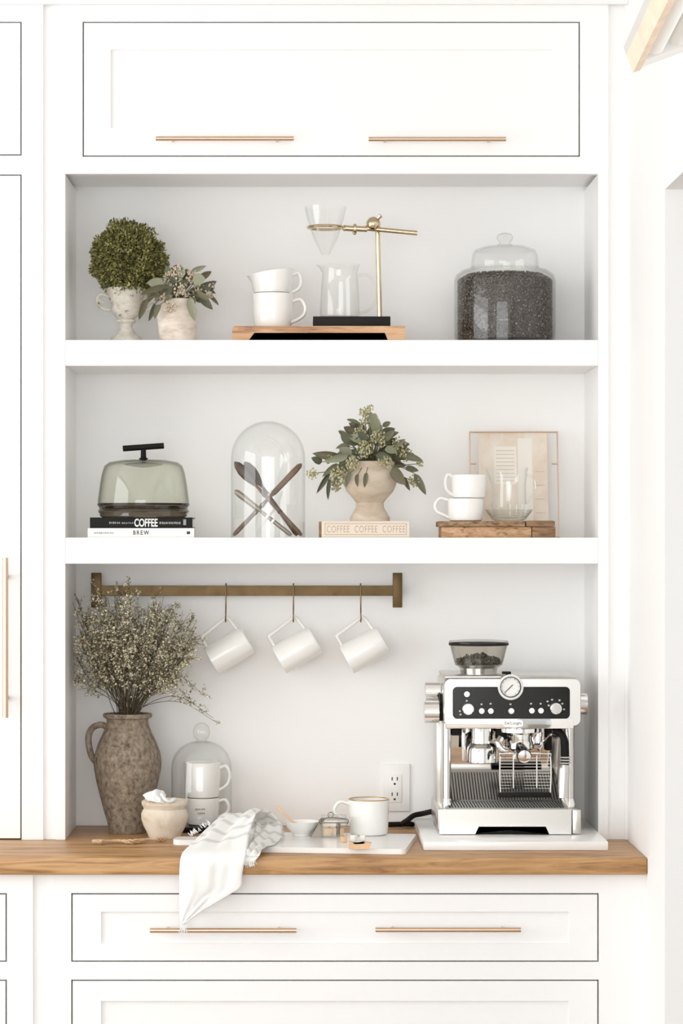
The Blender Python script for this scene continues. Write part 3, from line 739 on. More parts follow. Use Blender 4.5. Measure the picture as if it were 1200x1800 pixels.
# ================================================================== foliage helpers
def leaf_mesh(name, length, width, bend, fold, mat, seed):
    rnd = random.Random(seed)
    bm = BM(); n = 7
    rows = []
    for i in range(n + 1):
        t = i / n
        w = width * 0.5 * (math.sin(math.pi * min(1, t * 0.93 + 0.07) ** 0.85)) ** 0.75 if 0 < i < n else 0.0004
        x = length * t
        z = bend * length * t * t
        rows.append([bm.verts.new((x, -w, z + fold * w)), bm.verts.new((x, 0, z)), bm.verts.new((x, w, z + fold * w))])
    for a, b in zip(rows, rows[1:]):
        for k in range(2): bm.faces.new((a[k], a[k + 1], b[k + 1], b[k]))
    me = bpy.data.meshes.new(name); bm.to_mesh(me); bm.free(); finish(me, 60)
    me.materials.append(MT[mat])
    return me
LEAVES = {}
def leaf(parent, base, tip, wpx_m, facing, rnd):
    """one leaf object from the point base to the point tip"""
    base, tip = Vector(base), Vector(tip)
    d = tip - base; ln = d.length; d.normalize()
    key = rnd.randrange(12)
    if key not in LEAVES:
        LEAVES[key] = leaf_mesh('eucalyptus_leaf', 1.0, 1.0, (-0.18, 0.05, 0.16)[key % 3], (0.25, 0.45)[key % 2], 'euc_leaf_%d' % (key % 4), key)
    nrm = Vector(facing); nrm = (nrm - d * nrm.dot(d))
    nrm = nrm.normalized() if nrm.length > 1e-4 else d.orthogonal().normalized()
    y = nrm.cross(d).normalized()
    M = Matrix((d * ln, y * wpx_m, nrm * ln)).transposed().to_4x4()
    o = bpy.data.objects.new('leaf', LEAVES[key]); COL.objects.link(o)
    o.parent = parent
    M.translation = base - ORG[parent.name]
    o.matrix_local = M
    return o
def berries(bm, c, r, n, rnd, size=0.0022):
    for i in range(n):
        v = Vector((rnd.gauss(0, 1), rnd.gauss(0, 1), rnd.gauss(0, 1))).normalized() * r * rnd.random() ** 0.45
        M = Matrix.Translation(Vector(c) + v) @ Matrix.Diagonal((1, 1, 1.3, 1)) @ Euler((rnd.random() * 3, rnd.random() * 3, 0)).to_matrix().to_4x4()
        ico(bm, M, size * rnd.uniform(0.7, 1.25))
def arrangement(parent, root, y, leaves, fill, clusters, seed, dy=0.05, berry='seed_berry'):
    """eucalyptus spray: leaves as single parts, stems as one part, seed clusters as stuff"""
    rnd = random.Random(seed)
    st = BM(); sc = S(y)
    root = Vector(root)
    for (b0, b1, t0, t1, w, *ex) in leaves:
        yy = y + (ex[0] if ex else rnd.uniform(-dy, dy * 0.4))
        b, t = PT(b0, b1, yy), PT(t0, t1, yy + rnd.uniform(-0.012, 0.008))
        leaf(parent, b, t, w / sc, (rnd.uniform(-0.5, 0.5), -1, rnd.uniform(-0.2, 0.7)), rnd)
        tube(st, smooth_path([root + Vector((rnd.uniform(-.01, .01), rnd.uniform(-.01, .01), 0)), root.lerp(b, 0.55) + Vector((0, 0, 0.012)), b], 4), [0.0016] * 5 + [0.001] * 4, 5)
    cx, cy_, rx, ry, n = fill
    for i in range(n):
        a = rnd.uniform(0, 6.283); q = rnd.random() ** 0.5
        yy = y + rnd.uniform(-dy, dy)
        b = PT(cx + rx * q * math.cos(a) * 0.75, cy_ + ry * q * math.sin(a) * 0.75, yy)
        ln = rnd.uniform(18, 34)
        aa = a + rnd.uniform(-0.8, 0.8)
        t = b + Vector((math.cos(aa) * ln / sc, rnd.uniform(-12, 8) / sc, -math.sin(aa) * ln / sc * 0.8))
        leaf(parent, b, t, rnd.uniform(10, 19) / sc, (rnd.uniform(-0.7, 0.7), -1, rnd.uniform(-0.3, 0.9)), rnd)
        tube(st, [root, b], [0.0015, 0.0009], 5)
    bb = BM()
    for (p, q, r, n, *ex) in clusters:
        yy = y + (ex[0] if ex else rnd.uniform(-dy, 0.0))
        c = PT(p, q, yy)
        berries(bb, c, r / sc, n, rnd)
        tube(st, [root, c], [0.0015, 0.0009], 5)
    obj('stems', st, 'stem_green', parent)
    stuff(obj('seed_clusters', bb, berry, parent))

# ================================================================== upper shelf
Y1 = 0.12
S1 = S(Y1)
# ---- boxwood ball in a footed stone urn
x = X(222, Y1)
pl = thing('potted_boxwood', 'round dark green boxwood ball in a chipped white footed urn', 'potted plant', (x, Y1, ZS1))
bm = BM()
pr = lp(Y1, (14, 582), (11, 576), (11, 570), (17, 566), (17, 563), (13, 561), (20, 556), (26, 548), (27.5, 541), (26, 536), (29, 532), (31, 522), (33, 514), (36, 510), (36, 507), (33, 507), (30, 512), (28, 522), (0, 524))
pr = [(0, ZS1), (28 / S1, ZS1), (28 / S1, ZS1 + 0.012), (25 / S1, ZS1 + 0.016), (18 / S1, ZS1 + 0.022)] + pr
lathe(bm, pr, x, Y1, 44); urn = obj('urn', bm, 'white_stone', pl)
for s in (-1, 1):
    bm = BM()
    c = lambda p, q: Vector((x - s * (222 - p) / S1, Y1, Z(q, Y1)))
    tube(bm, smooth_path([c(192, 522), c(179, 517), c(171, 523), c(173, 536), c(184, 544), c(197, 545)], 6), 0.0038, 8)
    tube(bm, smooth_path([c(172, 522), c(176, 530), c(184, 532)], 5), 0.003, 8)
    obj('urn_handle', bm, 'white_stone', urn)
rnd = random.Random(11)
bc = PT(226, 456, Y1); rx, rz = 66 / S1, 65 / S1
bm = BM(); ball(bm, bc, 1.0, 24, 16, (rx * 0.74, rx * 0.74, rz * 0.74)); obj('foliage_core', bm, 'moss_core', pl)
bm = BM()
def tiny_leaf(bm, p, n, ln, w, rnd):
    d = Vector((rnd.gauss(0, 1), rnd.gauss(0, 1), rnd.gauss(0, 1))); d = (d + n * 1.2).normalized()
    s = d.cross(Vector((rnd.gauss(0, 1), rnd.gauss(0, 1), rnd.gauss(0, 1)))).normalized()
    up = d.cross(s)
    v = [bm.verts.new(p), bm.verts.new(p + d * ln * 0.5 + s * w + up * w * 0.4), bm.verts.new(p + d * ln), bm.verts.new(p + d * ln * 0.5 - s * w + up * w * 0.4)]
    bm.faces.new((v[0], v[1], v[2])); bm.faces.new((v[0], v[2], v[3]))
for i in range(11000):
    n = Vector((rnd.gauss(0, 1), rnd.gauss(0, 1), rnd.gauss(0, 1))).normalized()
    if n.z < -0.90: continue
    k = 0.78 + 0.20 * rnd.random() + 0.20 * noise.noise(n * 2.6) + 0.12 * noise.noise(n * 6)
    if n.x > 0.55 and n.z > 0.1: k *= 0.97
    p = bc + Vector((n.x * rx * k, n.y * rx * k, n.z * rz * k))
    tiny_leaf(bm, p, n, rnd.uniform(0.006, 0.011), rnd.uniform(0.0018, 0.0034), rnd)
stuff(obj('foliage', bm, 'box_leaf', pl, recalc=False))
# ---- small pinkish stone pot of eucalyptus
Y1b = 0.07
s1b = S(Y1b)
x = X(312, Y1b)
pl = thing('potted_eucalyptus', 'seeded eucalyptus sprigs in a small rough pinkish stone pot beside the boxwood urn', 'potted plant', (x, Y1b, ZS1))
bm = BM()
lathe(bm, [(0, ZS1), (30 / s1b, ZS1), (32 / s1b, ZS1 + 0.01)] + lp(Y1b, (34, 575), (36, 560), (34, 545), (29, 534), (30, 527), (27, 526), (25, 534), (0, 536)), x, Y1b, 40)
obj('pot', bm, 'pink_stone', pl)
lv = [(258, 525, 244, 563, 12, -0.06), (272, 533, 262, 566, 9, -0.05), (283, 535, 270, 560, 11, -0.05), (334, 522, 341, 564, 15, -0.055), (352, 522, 373, 543, 14, -0.04),
      (336, 477, 362, 467, 9, -0.03), (350, 490, 372, 477, 12, -0.01), (338, 492, 362, 492, 22, -0.06), (298, 505, 247, 522, 12, -0.03), (290, 492, 262, 508, 10, 0),
      (365, 520, 383, 540, 6, -0.02), (355, 505, 380, 515, 9, -0.02), (320, 500, 330, 472, 10, 0.0), (300, 480, 312, 465, 7, 0.01), (345, 512, 366, 530, 10, -0.05), (275, 515, 255, 540, 9, -0.03)]
arrangement(pl, (x, Y1b, Z(534, Y1b)), Y1b, lv, (314, 506, 50, 27, 44), [(285, 508, 14, 60), (300, 490, 15, 80), (312, 478, 13, 60), (335, 485, 13, 50), (299, 540, 12, 55, -0.06), (350, 508, 14, 60), (366, 518, 10, 40), (318, 512, 16, 80), (290, 522, 12, 50), (372, 500, 8, 25)], 5, 0.045, 'pink_berry')
# ---- footed wooden tray board
YT0, YT1 = 0.03, 0.22
ZT = Z(573, YT0)
tl_, tr_ = X(408, YT0), X(712, YT0)
bm = BM()
a1, a2, a3 = X(440, YT0), X(447, YT0), X(690, YT0)
zc1 = Z(585, YT0)
prism(bm, [(tl_, ZS1), (X(436, YT0), ZS1), (a2, zc1), (X(676, YT0), zc1), (X(682, YT0), ZS1), (tr_, ZS1), (tr_, ZT - 0.002), (tr_ - 0.002, ZT), (tl_ + 0.006, ZT), (tl_, ZT - 0.004)], YT0, YT1)
bmesh.ops.triangulate(bm, faces=[f for f in bm.faces if len(f.verts) > 4])
tag(obj('tray_riser', bm, 'tray_wood', angle=20), 'low wooden riser board with cut-out feet on the upper shelf', 'board')
# ---- two stacked white cups
Yc = 0.11
def place(t, loc, rot=(0, 0, 0)):
    t.location = loc; t.rotation_euler = rot
    ORG[t.name] = Vector(loc)
sc = S(Yc)
hl = Z(517, Yc) - ZT
t = mug('stacked_cup', 'plain white cup on the wooden riser, underneath the spouted jug', 'cup', 36.5 / sc, hl, (0, 0.78, 0.22), 21 / sc, 'white cups on the wooden riser', base_r=33 / sc)
place(t, (X(479, Yc), Yc, ZT + 0.0003), (0, 0, R(-4)))
t = mug('stacked_jug', 'white jug with pouring lip set tilted on the cup on the riser', 'jug', 38 / sc, 0.051, (0, 0.86, 0.1), 13 / sc, 'white cups on the wooden riser', base_r=33 / sc)
body = [c for c in t.children if c.name.startswith('body')][0]
for v in body.data.vertices:       # pull the lip out into a spout, slant the rim
    r = math.hypot(v.co.x, v.co.y)
    if v.co.z > 0.02 and v.co.x < 0:
        k = max(0, 1 - abs(v.co.y) / 0.016) * ((v.co.z - 0.02) / 0.031) ** 2
        v.co.x -= 0.009 * k
    if v.co.z > 0.02: v.co.z += 0.15 * v.co.x * (v.co.z - 0.02) / 0.031
place(t, (X(478, Yc), Yc, ZT + hl + 0.0006), (0, 0, R(-3)))
# ---- pour-over stand with glass dripper and carafe
Ys = 0.12
sc = S(Ys)
x0 = X(618, Ys)
stand = thing('pour_over_stand', 'brass pour-over coffee stand with black block base on the wooden riser', 'coffee stand', (x0, Ys, ZT))
zb = Z(556, 0.06)
bm = BM(); box(bm, X(550, 0.06), X(686, 0.06), 0.06, 0.185, ZT, zb, 0.0015); obj('base', bm, 'charcoal_base', stand)
bm = BM(); tube(bm, [PT(667, 556, Ys + 0.02) - Vector((0, 0, 0.004)), PT(663, 386, Ys + 0.02)], 4.2 / sc, 14); obj('rod', bm, 'bright_brass', stand)
bm = BM(); tube(bm, [PT(733, 410, Ys + 0.004), PT(640, 401, Ys + 0.004)], 4.2 / sc, 14)
arm = obj('arm', bm, 'bright_brass', stand)
bm = BM()
tube(bm, [PT(602, 401, Ys), PT(606, 401, Ys), PT(607, 401, Ys), PT(620, 402, Ys), PT(621, 402, Ys), PT(626, 402, Ys), PT(627, 402, Ys), PT(645, 403, Ys)], [4 / sc, 6 / sc, 5 / sc, 5 / sc, 8.5 / sc, 8.5 / sc, 5 / sc, 5 / sc], 16)
ball(bm, PT(623, 409, Ys), 4 / sc, 12, 8)
obj('arm_fitting', bm, 'bright_brass', arm)
bm = BM()
ball(bm, PT(656, 394, Ys + 0.008), 13 / sc, 20, 14, (1, 1.1, 1))
tube(bm, [PT(664, 384, Ys), PT(669, 379, Ys - 0.004)], [3 / sc, 4 / sc], 10)
obj('clamp', bm, 'bright_brass', stand)
xd = X(572, Ys)
bm = BM(); rr = 31 / sc
tube(bm, [(xd + rr * math.cos(R(a)), Ys + rr * math.sin(R(a)), Z(400, Ys)) for a in range(0, 360, 10)], 2.6 / sc, 8, closed=True)
obj('ring', bm, 'bright_brass', stand)
bm = BM()
pr = lp(Ys, (36.5, 364), (34, 378), (28.5, 398), (21, 420), (12, 438), (7, 448), (6.2, 448), (11, 437), (20, 419.5), (27.4, 398), (33, 378), (35.6, 364), (36.5, 364))
lathe(bm, pr, xd, Ys, 40)
tag(obj('glass_dripper', bm, 'clear_glass'), 'clear glass coffee dripper cone held in the brass ring', 'dripper')
Yf = 0.11
sc = S(Yf); xf = X(597, Yf)
zb0 = zb + 0.0003
cf = thing('glass_carafe', 'clear glass coffee carafe with loop handle on the black stand base', 'carafe', (xf, Yf, zb0))
bm = BM()
H = Z(466, Yf) - zb0
def cp(*pairs): return [(r / sc, zb0 + h * H) for r, h in pairs]
lathe(bm, cp((0, 0), (32, 0), (35, 0.03), (35, 0.2), (33, 0.6), (31, 0.85), (33, 0.96), (36, 1.0), (35, 1.0), (32, 0.96), (30, 0.85), (32, 0.6), (34, 0.2), (33.6, 0.05), (31, 0.025), (0, 0.025)), xf, Yf, 44)
for v in bm.verts:
    if v.co.z > zb0 + H * 0.9 and v.co.x < xf and abs(v.co.y - Yf) < 0.018:
        v.co.x -= 0.008 * (1 - abs(v.co.y - Yf) / 0.018) * (v.co.z - zb0 - H * 0.9) / (H * 0.1)
obj('body', bm, 'clear_glass', cf)
bm = BM(); tube(bm, smooth_path([PT(629, 484, Yf), PT(645, 484, Yf), PT(658, 498, Yf), PT(662, 520, Yf), PT(654, 540, Yf), PT(640, 549, Yf), PT(630, 550, Yf)], 6), 0.0032, 10); obj('handle', bm, 'heavy_glass', cf)
# ---- big jar of coffee
Yj = 0.15
sj = S(Yj); xj = X(887, Yj)
jar = thing('storage_jar', 'large round clear glass canister with knobbed lid on the upper shelf', 'jar', (xj, Yj, ZS1))
bm = BM()
hz = lambda q: Z(q, Yj)
z0 = ZS1 + 0.0003
lathe(bm, [(0, z0), (84 / sj, z0), (88 / sj, z0 + 0.004)] + lp(Yj, (89, 590), (89, 494), (86, 484), (76, 476), (62, 472), (60, 469), (58.5, 469), (61, 474), (75, 479), (84, 486), (86.8, 494), (86.8, 592), (84, 598)) + [(0, z0 + 0.007)], xj, Yj, 64)
obj('glass_body', bm, 'jar_glass', jar)
bm = BM()
lathe(bm, lp(Yj, (57, 474), (59.5, 468), (59.5, 466), (58, 450), (54, 440), (38, 434), (14, 431), (0, 430.5), (0, 432), (13, 432.8), (37, 436), (52.5, 442), (56.2, 450), (57, 468), (55.5, 474), (57, 474)), xj, Yj, 56)
lid = obj('lid', bm, 'clear_glass', jar)
bm = BM(); lathe(bm, lp(Yj, (15, 432), (10, 429), (9.5, 426), (13, 422), (14.5, 417), (12, 412), (6, 410), (0, 409.5)), xj, Yj, 32); obj('knob', bm, 'heavy_glass', lid)
bm = BM()
rc_ = 84.0 / sj
tz = hz(482)
lathe(bm, [(0, z0 + 0.009), (rc_ - 0.004, z0 + 0.009), (rc_ - 0.004, hz(495)), (rc_ - 0.014, hz(486)), (0, hz(484))], xj, Yj, 48)
rnd = random.Random(21)
def bean(bm, p, r, rnd):
    M = Matrix.Translation(p) @ Euler((rnd.uniform(0, 6.28), rnd.uniform(0, 6.28), rnd.uniform(0, 6.28))).to_matrix().to_4x4() @ Matrix.Diagonal((1.25, 0.95, 0.7, 1))
    ico(bm, M, r)
for i in range(5200):
    a = rnd.uniform(0, 6.283)
    zz = rnd.uniform(z0 + 0.011, hz(493))
    bean(bm, Vector((xj + (rc_ - 0.003) * math.cos(a), Yj + (rc_ - 0.003) * math.sin(a), zz)), rnd.uniform(0.0019, 0.0029), rnd)
for i in range(1500):
    a = rnd.uniform(0, 6.283); q = math.sqrt(rnd.random())
    bean(bm, Vector((xj + (rc_ - 0.004) * q * math.cos(a), Yj + (rc_ - 0.004) * q * math.sin(a), hz(484) + 0.001 - max(0, q - 0.8) * 0.06)), 0.0024, rnd)
cb = obj('coffee_beans', bm, 'coffee_bean')
tag(cb, 'dark roasted coffee beans filling the glass canister', 'coffee beans', kind='stuff')

# ================================================================== lower shelf
Y2 = 0.12
def book(name, label, p0, p1, q0, q1, z0, z1, y0, y1, mat, group=None):
    xa, xb = X(p0, y0), X(p1, y0)
    t = thing(name, label, 'book', ((xa + xb) / 2, (y0 + y1) / 2, z0), group)
    c = 0.0022
    bm = BM()
    box(bm, xa, xb, y0, y1, z0, z0 + c); box(bm, xa, xb, y0, y1, z1 - c, z1); box(bm, xa, xb, y0, y0 + c, z0 + c * 0.9, z1 - c * 0.9)
    obj('cover', bm, mat, t)
    bm = BM(); box(bm, xa + 0.003, xb - 0.003, y0 + c, y1 - 0.003, z0 + c, z1 - c); obj('pages', bm, 'paper_pages', t)
    return t
zA = Z(928.5, 0.03); zB = Z(909.5, 0.03)
b1 = book('coffee_book', 'white paperback spined BREW lying under the black coffee book', 154, 341, 929, 943, ZS2, zA, 0.03, 0.19, 'book_white')
b2 = book('coffee_book', 'black coffee book lying under the smoky cake dome', 158, 338, 910, 928, zA, zB, 0.034, 0.185, 'book_black')
def sp(name, body, p0, p1, q0, q1, y, mat, par, **k): return lettering(name, body, X(p0, y), X(p1, y), Z(q1, y), Z(q0, y), y - 0.0004, mat, par, **k)
sp('spine_lettering', 'BREW', 234, 262, 932.5, 940, 0.03, 'print_black', b1, spacing=1.3, bold=0.015)
sp('spine_lettering', 'COFFEE', 236, 277, 911.5, 926, 0.034, 'print_white', b2, spacing=1.0, bold=0.03)
bm = BM()
rnd = random.Random(4)
def dashes(bm, p0, p1, q0, q1, y):
    p = p0
    while p < p1:
        w = rnd.uniform(1.6, 3.2); bxp(bm, p, min(p1, p + w), q0 + rnd.uniform(0, 1), q1 - rnd.uniform(0, 0.6), y - 0.0004, y + 0.0004); p += w + rnd.uniform(0.7, 1.6)
dashes(bm, 192, 211, 917, 921, 0.034); dashes(bm, 280, 317, 917, 921.5, 0.034); dashes(bm, 214, 234, 917.5, 921, 0.034)
bxp(bm, 322, 327, 913, 923, 0.0336, 0.0344)
stuff(obj('spine_small_print', bm, 'print_grey', b2))
bm = BM(); dashes(bm, 165, 200, 935, 938.5, 0.03); stuff(obj('spine_small_print', bm, 'print_grey', b1))
bm = BM(); bxp(bm, 328, 334, 934, 939, 0.0296, 0.0304); obj('spine_emblem', bm, 'print_black', b1)
# ---- cake dome on its glass plate
Yk = 0.11
sk = S(Yk); xk = X(252, Yk)
zk = zB + 0.0003
kp = thing('cake_plate', 'dark textured glass cake plate on the black coffee book', 'plate', (xk, Yk, zk))
bm = BM()
H = Z(889, Yk) - zk
lathe(bm, [(0, zk), (72 / sk, zk), (76 / sk, zk + 0.003), (77 / sk, zk + H * 0.35), (80 / sk, zk + H * 0.5), (79 / sk, zk + H * 0.62), (77 / sk, zk + H * 0.75), (80 / sk, zk + H * 0.98), (76 / sk, zk + H), (70 / sk, zk + H * 0.55), (0, zk + H * 0.45)], xk, Yk, 64)
for v in bm.verts:
    dx, dy_ = v.co.x - xk, v.co.y - Yk
    r = math.hypot(dx, dy_)
    if r > 0.05:
        k = 1 + 0.012 * noise.noise(Vector((dx * 60, dy_ * 60, v.co.z * 120)))
        v.co.x, v.co.y = xk + dx * k, Yk + dy_ * k
obj('plate', bm, 'dark_glass', kp)
zd = zk + H + 0.0004
kd = thing('cake_dome', 'smoky green glass cake dome with black T shaped handle', 'cake dome', (xk, Yk, zd))
bm = BM()
lathe(bm, [(80 / sk, zd)] + lp(Yk, (80, 880), (76, 850), (72.5, 831), (68.5, 819), (60, 812.5), (40, 809), (0, 807.5), (0, 809), (40, 810.5), (59, 814.1), (67.5, 820.5), (71.4, 831.5), (74.9, 850), (78.8, 880)) + [(78.8 / sk, zd), (80 / sk, zd)], xk, Yk, 64)
obj('glass_dome', bm, 'green_glass', kd)
bm = BM(); lathe(bm, [(81 / sk, zd), (81 / sk, zd + 0.005), (78.4 / sk, zd + 0.005), (78.4 / sk, zd), (81 / sk, zd)], xk, Yk, 64); obj('rim', bm, 'glass_plate_dark', kd)
bm = BM(); tube(bm, [PT(252, 810, Yk), PT(252, 806, Yk), PT(252, 804, Yk), PT(252, 790, Yk)], [8 / sk, 8 / sk, 5 / sk, 4.5 / sk], 16)
a, b = PT(216, 788.5, Yk), PT(288, 783.5, Yk)
tube(bm, [a, b], 5.2 / sk, 16)
obj('handle', bm, 'black_matte', kd)
bm = BM(); lathe(bm, lp(Yk, (0, 811), (36, 815.5), (30, 818), (12, 821), (0, 822)), xk, Yk, 40); obj('handle_washer', bm, 'smoke_glass', kd)
# ---- bell cloche with crossed utensils
Yl = 0.11
sl = S(Yl); xl = X(471, Yl)
zl = ZS2 + 0.0003
bm = BM()
pr = [(65.5 / sl, zl)] + lp(Yl, (65.5, 900), (65.5, 806)) + lp(Yl, *[(65.5 * math.cos(R(a)), 806 - 66 * math.sin(R(a))) for a in range(8, 90, 7)]) + lp(Yl, (0, 740), (0, 741.3)) + lp(Yl, *[(64.2 * math.cos(R(a)), 806 - 64.7 * math.sin(R(a))) for a in range(85, 5, -7)]) + lp(Yl, (64.2, 806), (64.2, 900)) + [(64.2 / sl, zl), (65.5 / sl, zl)]
lathe(bm, pr, xl, Yl, 64)
tag(obj('glass_cloche', bm, 'clear_glass'), 'tall clear glass bell cloche over crossed utensils on the lower shelf', 'cloche')
def utensil(name, label, a, b, kind, mats):
    a, b = Vector(a), Vector(b)
    t = thing(name, label, 'cutlery', tuple(b), 'utensils under the glass cloche')
    d = (b - a); ln = d.length; d.normalize()
    bm = BM()
    if kind == 'spoon':
        tube(bm, [a, a + d * ln * .04, a + d * ln * .12, a + d * ln * .2, a + d * ln * .28, a + d * ln * .33], [0.002, 0.0085, 0.0125, 0.0115, 0.007, 0.0035], 16, flat=0.35)
    else:
        tube(bm, [a, a + d * ln * .03, a + d * ln * .1, a + d * ln * .4, a + d * ln * .45], [0.002, 0.0062, 0.0075, 0.0065, 0.0035], 14, flat=0.4)
    obj('bowl' if kind == 'spoon' else 'blade', bm, mats[0], t)
    bm = BM(); k = .31 if kind == 'spoon' else .44
    tube(bm, [a + d * ln * k, a + d * ln * (k + .1), a + d * ln * .8, a + d * ln * .96, b], [0.003, 0.0042, 0.0050, 0.0052, 0.003], 12, flat=0.7)
    obj('handle', bm, mats[1], t)
    for s, e in ((k + .12, k + .15), (.66, .69)):
        bm = BM(); tube(bm, [a + d * ln * s, a + d * ln * e], 0.0056, 12, flat=0.75); obj('ferrule', bm, mats[2], t)
def UP(p, q, y, floor=False):
    v = PT(p, q, y)
    if floor: v.z = ZS2 + 0.005
    return v
utensil('wooden_spoon', 'long dark wooden spoon leaning across the cloche, bowl uppermost', UP(412, 812, Yl - 0.01), UP(530, 941, Yl - 0.015, True), 'spoon', ('horn_dark', 'horn_mid', 'horn_dark'))
utensil('wooden_spoon', 'shorter dark spoon behind the long wooden spoon under the cloche', UP(430, 812, Yl + 0.02), UP(522, 941, Yl + 0.03, True), 'spoon', ('horn_dark', 'horn_dark', 'pale_wood'))
utensil('table_knife', 'brown handled knife crossing the wooden spoons under the cloche', UP(530, 815, Yl + 0.006), UP(410, 941, Yl + 0.006, True), 'knife', ('horn_mid', 'horn_mid', 'steel_old'))
utensil('table_knife', 'low leaning dark knife with striped handle under the cloche', UP(412, 862, Yl - 0.028), UP(512, 940, Yl - 0.03, True), 'knife', ('steel_old', 'steel_old', 'print_white'))
# ---- cream book and footed pot of eucalyptus
zC = Z(916, 0.03)
b3 = book('coffee_book', 'cream cloth book printed COFFEE three times under the footed pot', 565, 719, 916, 942, ZS2, zC, 0.03, 0.17, 'book_cream')
sp('spine_lettering', 'COFFEE  COFFEE  COFFEE', 574, 712, 924, 936, 0.03, 'print_tan', b3, spacing=1.15)
bm = BM()
for q in (920.5, 939.5): bxp(bm, 571, 714, q - 0.5, q + 0.5, 0.0296, 0.0304)
for p in (571, 714): bxp(bm, p - 0.5, p + 0.5, 920.5, 939.5, 0.0296, 0.0304)
obj('spine_border', bm, 'print_tan', b3)
bm = BM(); box(bm, X(561, 0.03), X(565, 0.03), 0.032, 0.17, ZS2 + 0.0005, zC - 0.001); obj('dark_edge', bm, 'old_board_dark', b3)
Yp = 0.09
s2 = S(Yp); x = X(650, Yp)
z0 = zC + 0.0003
pl = thing('potted_eucalyptus', 'seeded eucalyptus spray in a footed cream clay pot on the cream book', 'potted plant', (x, Yp, z0))
bm = BM()
lathe(bm, [(0, z0), (35 / s2, z0)] + lp(Yp, (35, 910), (31, 903), (25, 893), (24, 884), (30, 876), (41, 864), (46.5, 851), (47.5, 842), (46, 830), (42.5, 818), (43, 812), (40, 811), (39, 818), (41, 830), (0, 832)), x, Yp, 48)
obj('pot', bm, 'cream_clay', pl)
lv = [(633, 781, 610, 762, 12, 0.0), (632, 745, 608, 736, 7, 0.0), (660, 762, 655, 724, 22, -0.04), (676, 775, 699, 758, 15, -0.02), (616, 786, 589, 786, 11, -0.02), (600, 805, 549, 797, 16, -0.04),
      (612, 800, 570, 812, 14, -0.05), (706, 800, 743, 810, 13, -0.03), (728, 832, 748, 870, 13, -0.04), (690, 820, 714, 852, 22, -0.05), (708, 838, 721, 864, 9, -0.03), (628, 790, 658, 792, 20, -0.06),
      (580, 830, 556, 868, 9, -0.03), (582, 838, 574, 880, 8, -0.04), (644, 830, 640, 858, 9, -0.075), (617, 830, 607, 856, 10, -0.07), (630, 832, 627, 856, 8, -0.075), (566, 812, 548, 805, 14, 0.0),
      (690, 790, 720, 778, 18, -0.03), (700, 806, 728, 800, 15, -0.02), (640, 770, 622, 775, 12, -0.04), (672, 750, 686, 742, 10, 0.0), (598, 818, 566, 836, 12, -0.04), (712, 822, 736, 828, 11, -0.01), (660, 800, 690, 806, 16, -0.05), (600, 830, 588, 856, 10, -0.05)]
arrangement(pl, (x, Yp, Z(822, Yp)), Yp, lv, (648, 792, 66, 50, 60), [(596, 836, 17, 130, -0.05), (580, 806, 10, 40), (648, 738, 16, 110), (640, 725, 10, 40), (700, 785, 17, 110), (640, 790, 16, 120, -0.06), (632, 760, 12, 60), (548, 832, 11, 36), (728, 845, 11, 45), (665, 772, 16, 90), (712, 800, 14, 70), (620, 815, 14, 80, -0.06), (676, 812, 12, 60, -0.06), (590, 855, 10, 50), (650, 716, 7, 25), (738, 815, 7, 20)], 9, 0.055)
# ---- two old boards, cups, glass creamer on a dish, framed paper
Yd = 0.03
zD1, zD2 = Z(926, Yd), Z(916, Yd)
t = thing('old_board', 'worn light wooden board at the bottom of the stack under the white cups', 'board', (X(876, Yd), 0.1, ZS2), 'old boards on the lower shelf')
bm = BM(); box(bm, X(776, Yd), X(934, Yd), Yd + 0.001, 0.17, ZS2, zD1, 0.002); obj('plank', bm, 'old_board_light', t)
bm = BM(); box(bm, X(935, Yd), X(976, Yd), Yd, 0.17, ZS2, zD1, 0.0015); obj('end_piece', bm, 'old_board_dark', t)
t = thing('old_board', 'thin dark weathered board lying on the worn light board', 'board', (X(876, Yd), 0.1, zD1), 'old boards on the lower shelf')
bm = BM(); box(bm, X(771, Yd - .006), X(923, Yd - .006), Yd - 0.006, 0.165, zD1 + 0.0002, zD2, 0.003); obj('plank', bm, 'old_board_mid', t)
bm = BM(); box(bm, X(924, Yd), X(975, Yd), Yd - 0.004, 0.165, zD1 + 0.0002, zD2 + 0.001, 0.0035); obj('end_piece', bm, 'old_board_dark', t)
Yu = 0.075
su = S(Yu)
zu = zD2 + 0.0003
h1 = Z(876.5, Yu) - zu
t = mug('stacked_cup', 'wide white cup on the dark board, below another cup', 'cup', 31.5 / su, h1, (0, 0.93, 0.22), 22 / su, 'white cups on the old boards', base_r=30 / su)
place(t, (X(818, Yu), Yu, zu), (0, 0, R(178)))
h2 = Z(835, Yu) - (zu + h1)
t = mug('stacked_cup', 'white cup standing on top of the other cup beside the glass creamer', 'cup', 30.5 / su, h2, (0, 0.93, 0.2), 11 / su, 'white cups on the old boards', base_r=29 / su)
place(t, (X(823.5, Yu), Yu, zu + h1 + 0.0004), (0, 0, R(182)))
Yg = 0.10
sg = S(Yg); xg = X(894, Yg)
zg = zD2 + 0.0013
bm = BM()
lathe(bm, [(0, zg), (24 / sg, zg), (30 / sg, zg + 0.004), (40 / sg, zg + 0.020), (42 / sg, zg + 0.026), (41 / sg, zg + 0.026), (38.5 / sg, zg + 0.020), (29 / sg, zg + 0.007), (0, zg + 0.005)], xg, Yg, 48)
tag(obj('glass_dish', bm, 'heavy_glass'), 'shallow clear glass dish on the old boards under the glass creamer', 'dish')
zg2 = zg + 0.0055
cr = thing('glass_creamer', 'clear cut glass creamer jug standing in a shallow glass dish', 'jug', (xg, Yg, zg2))
bm = BM()
H = Z(822, Yg) - zg2
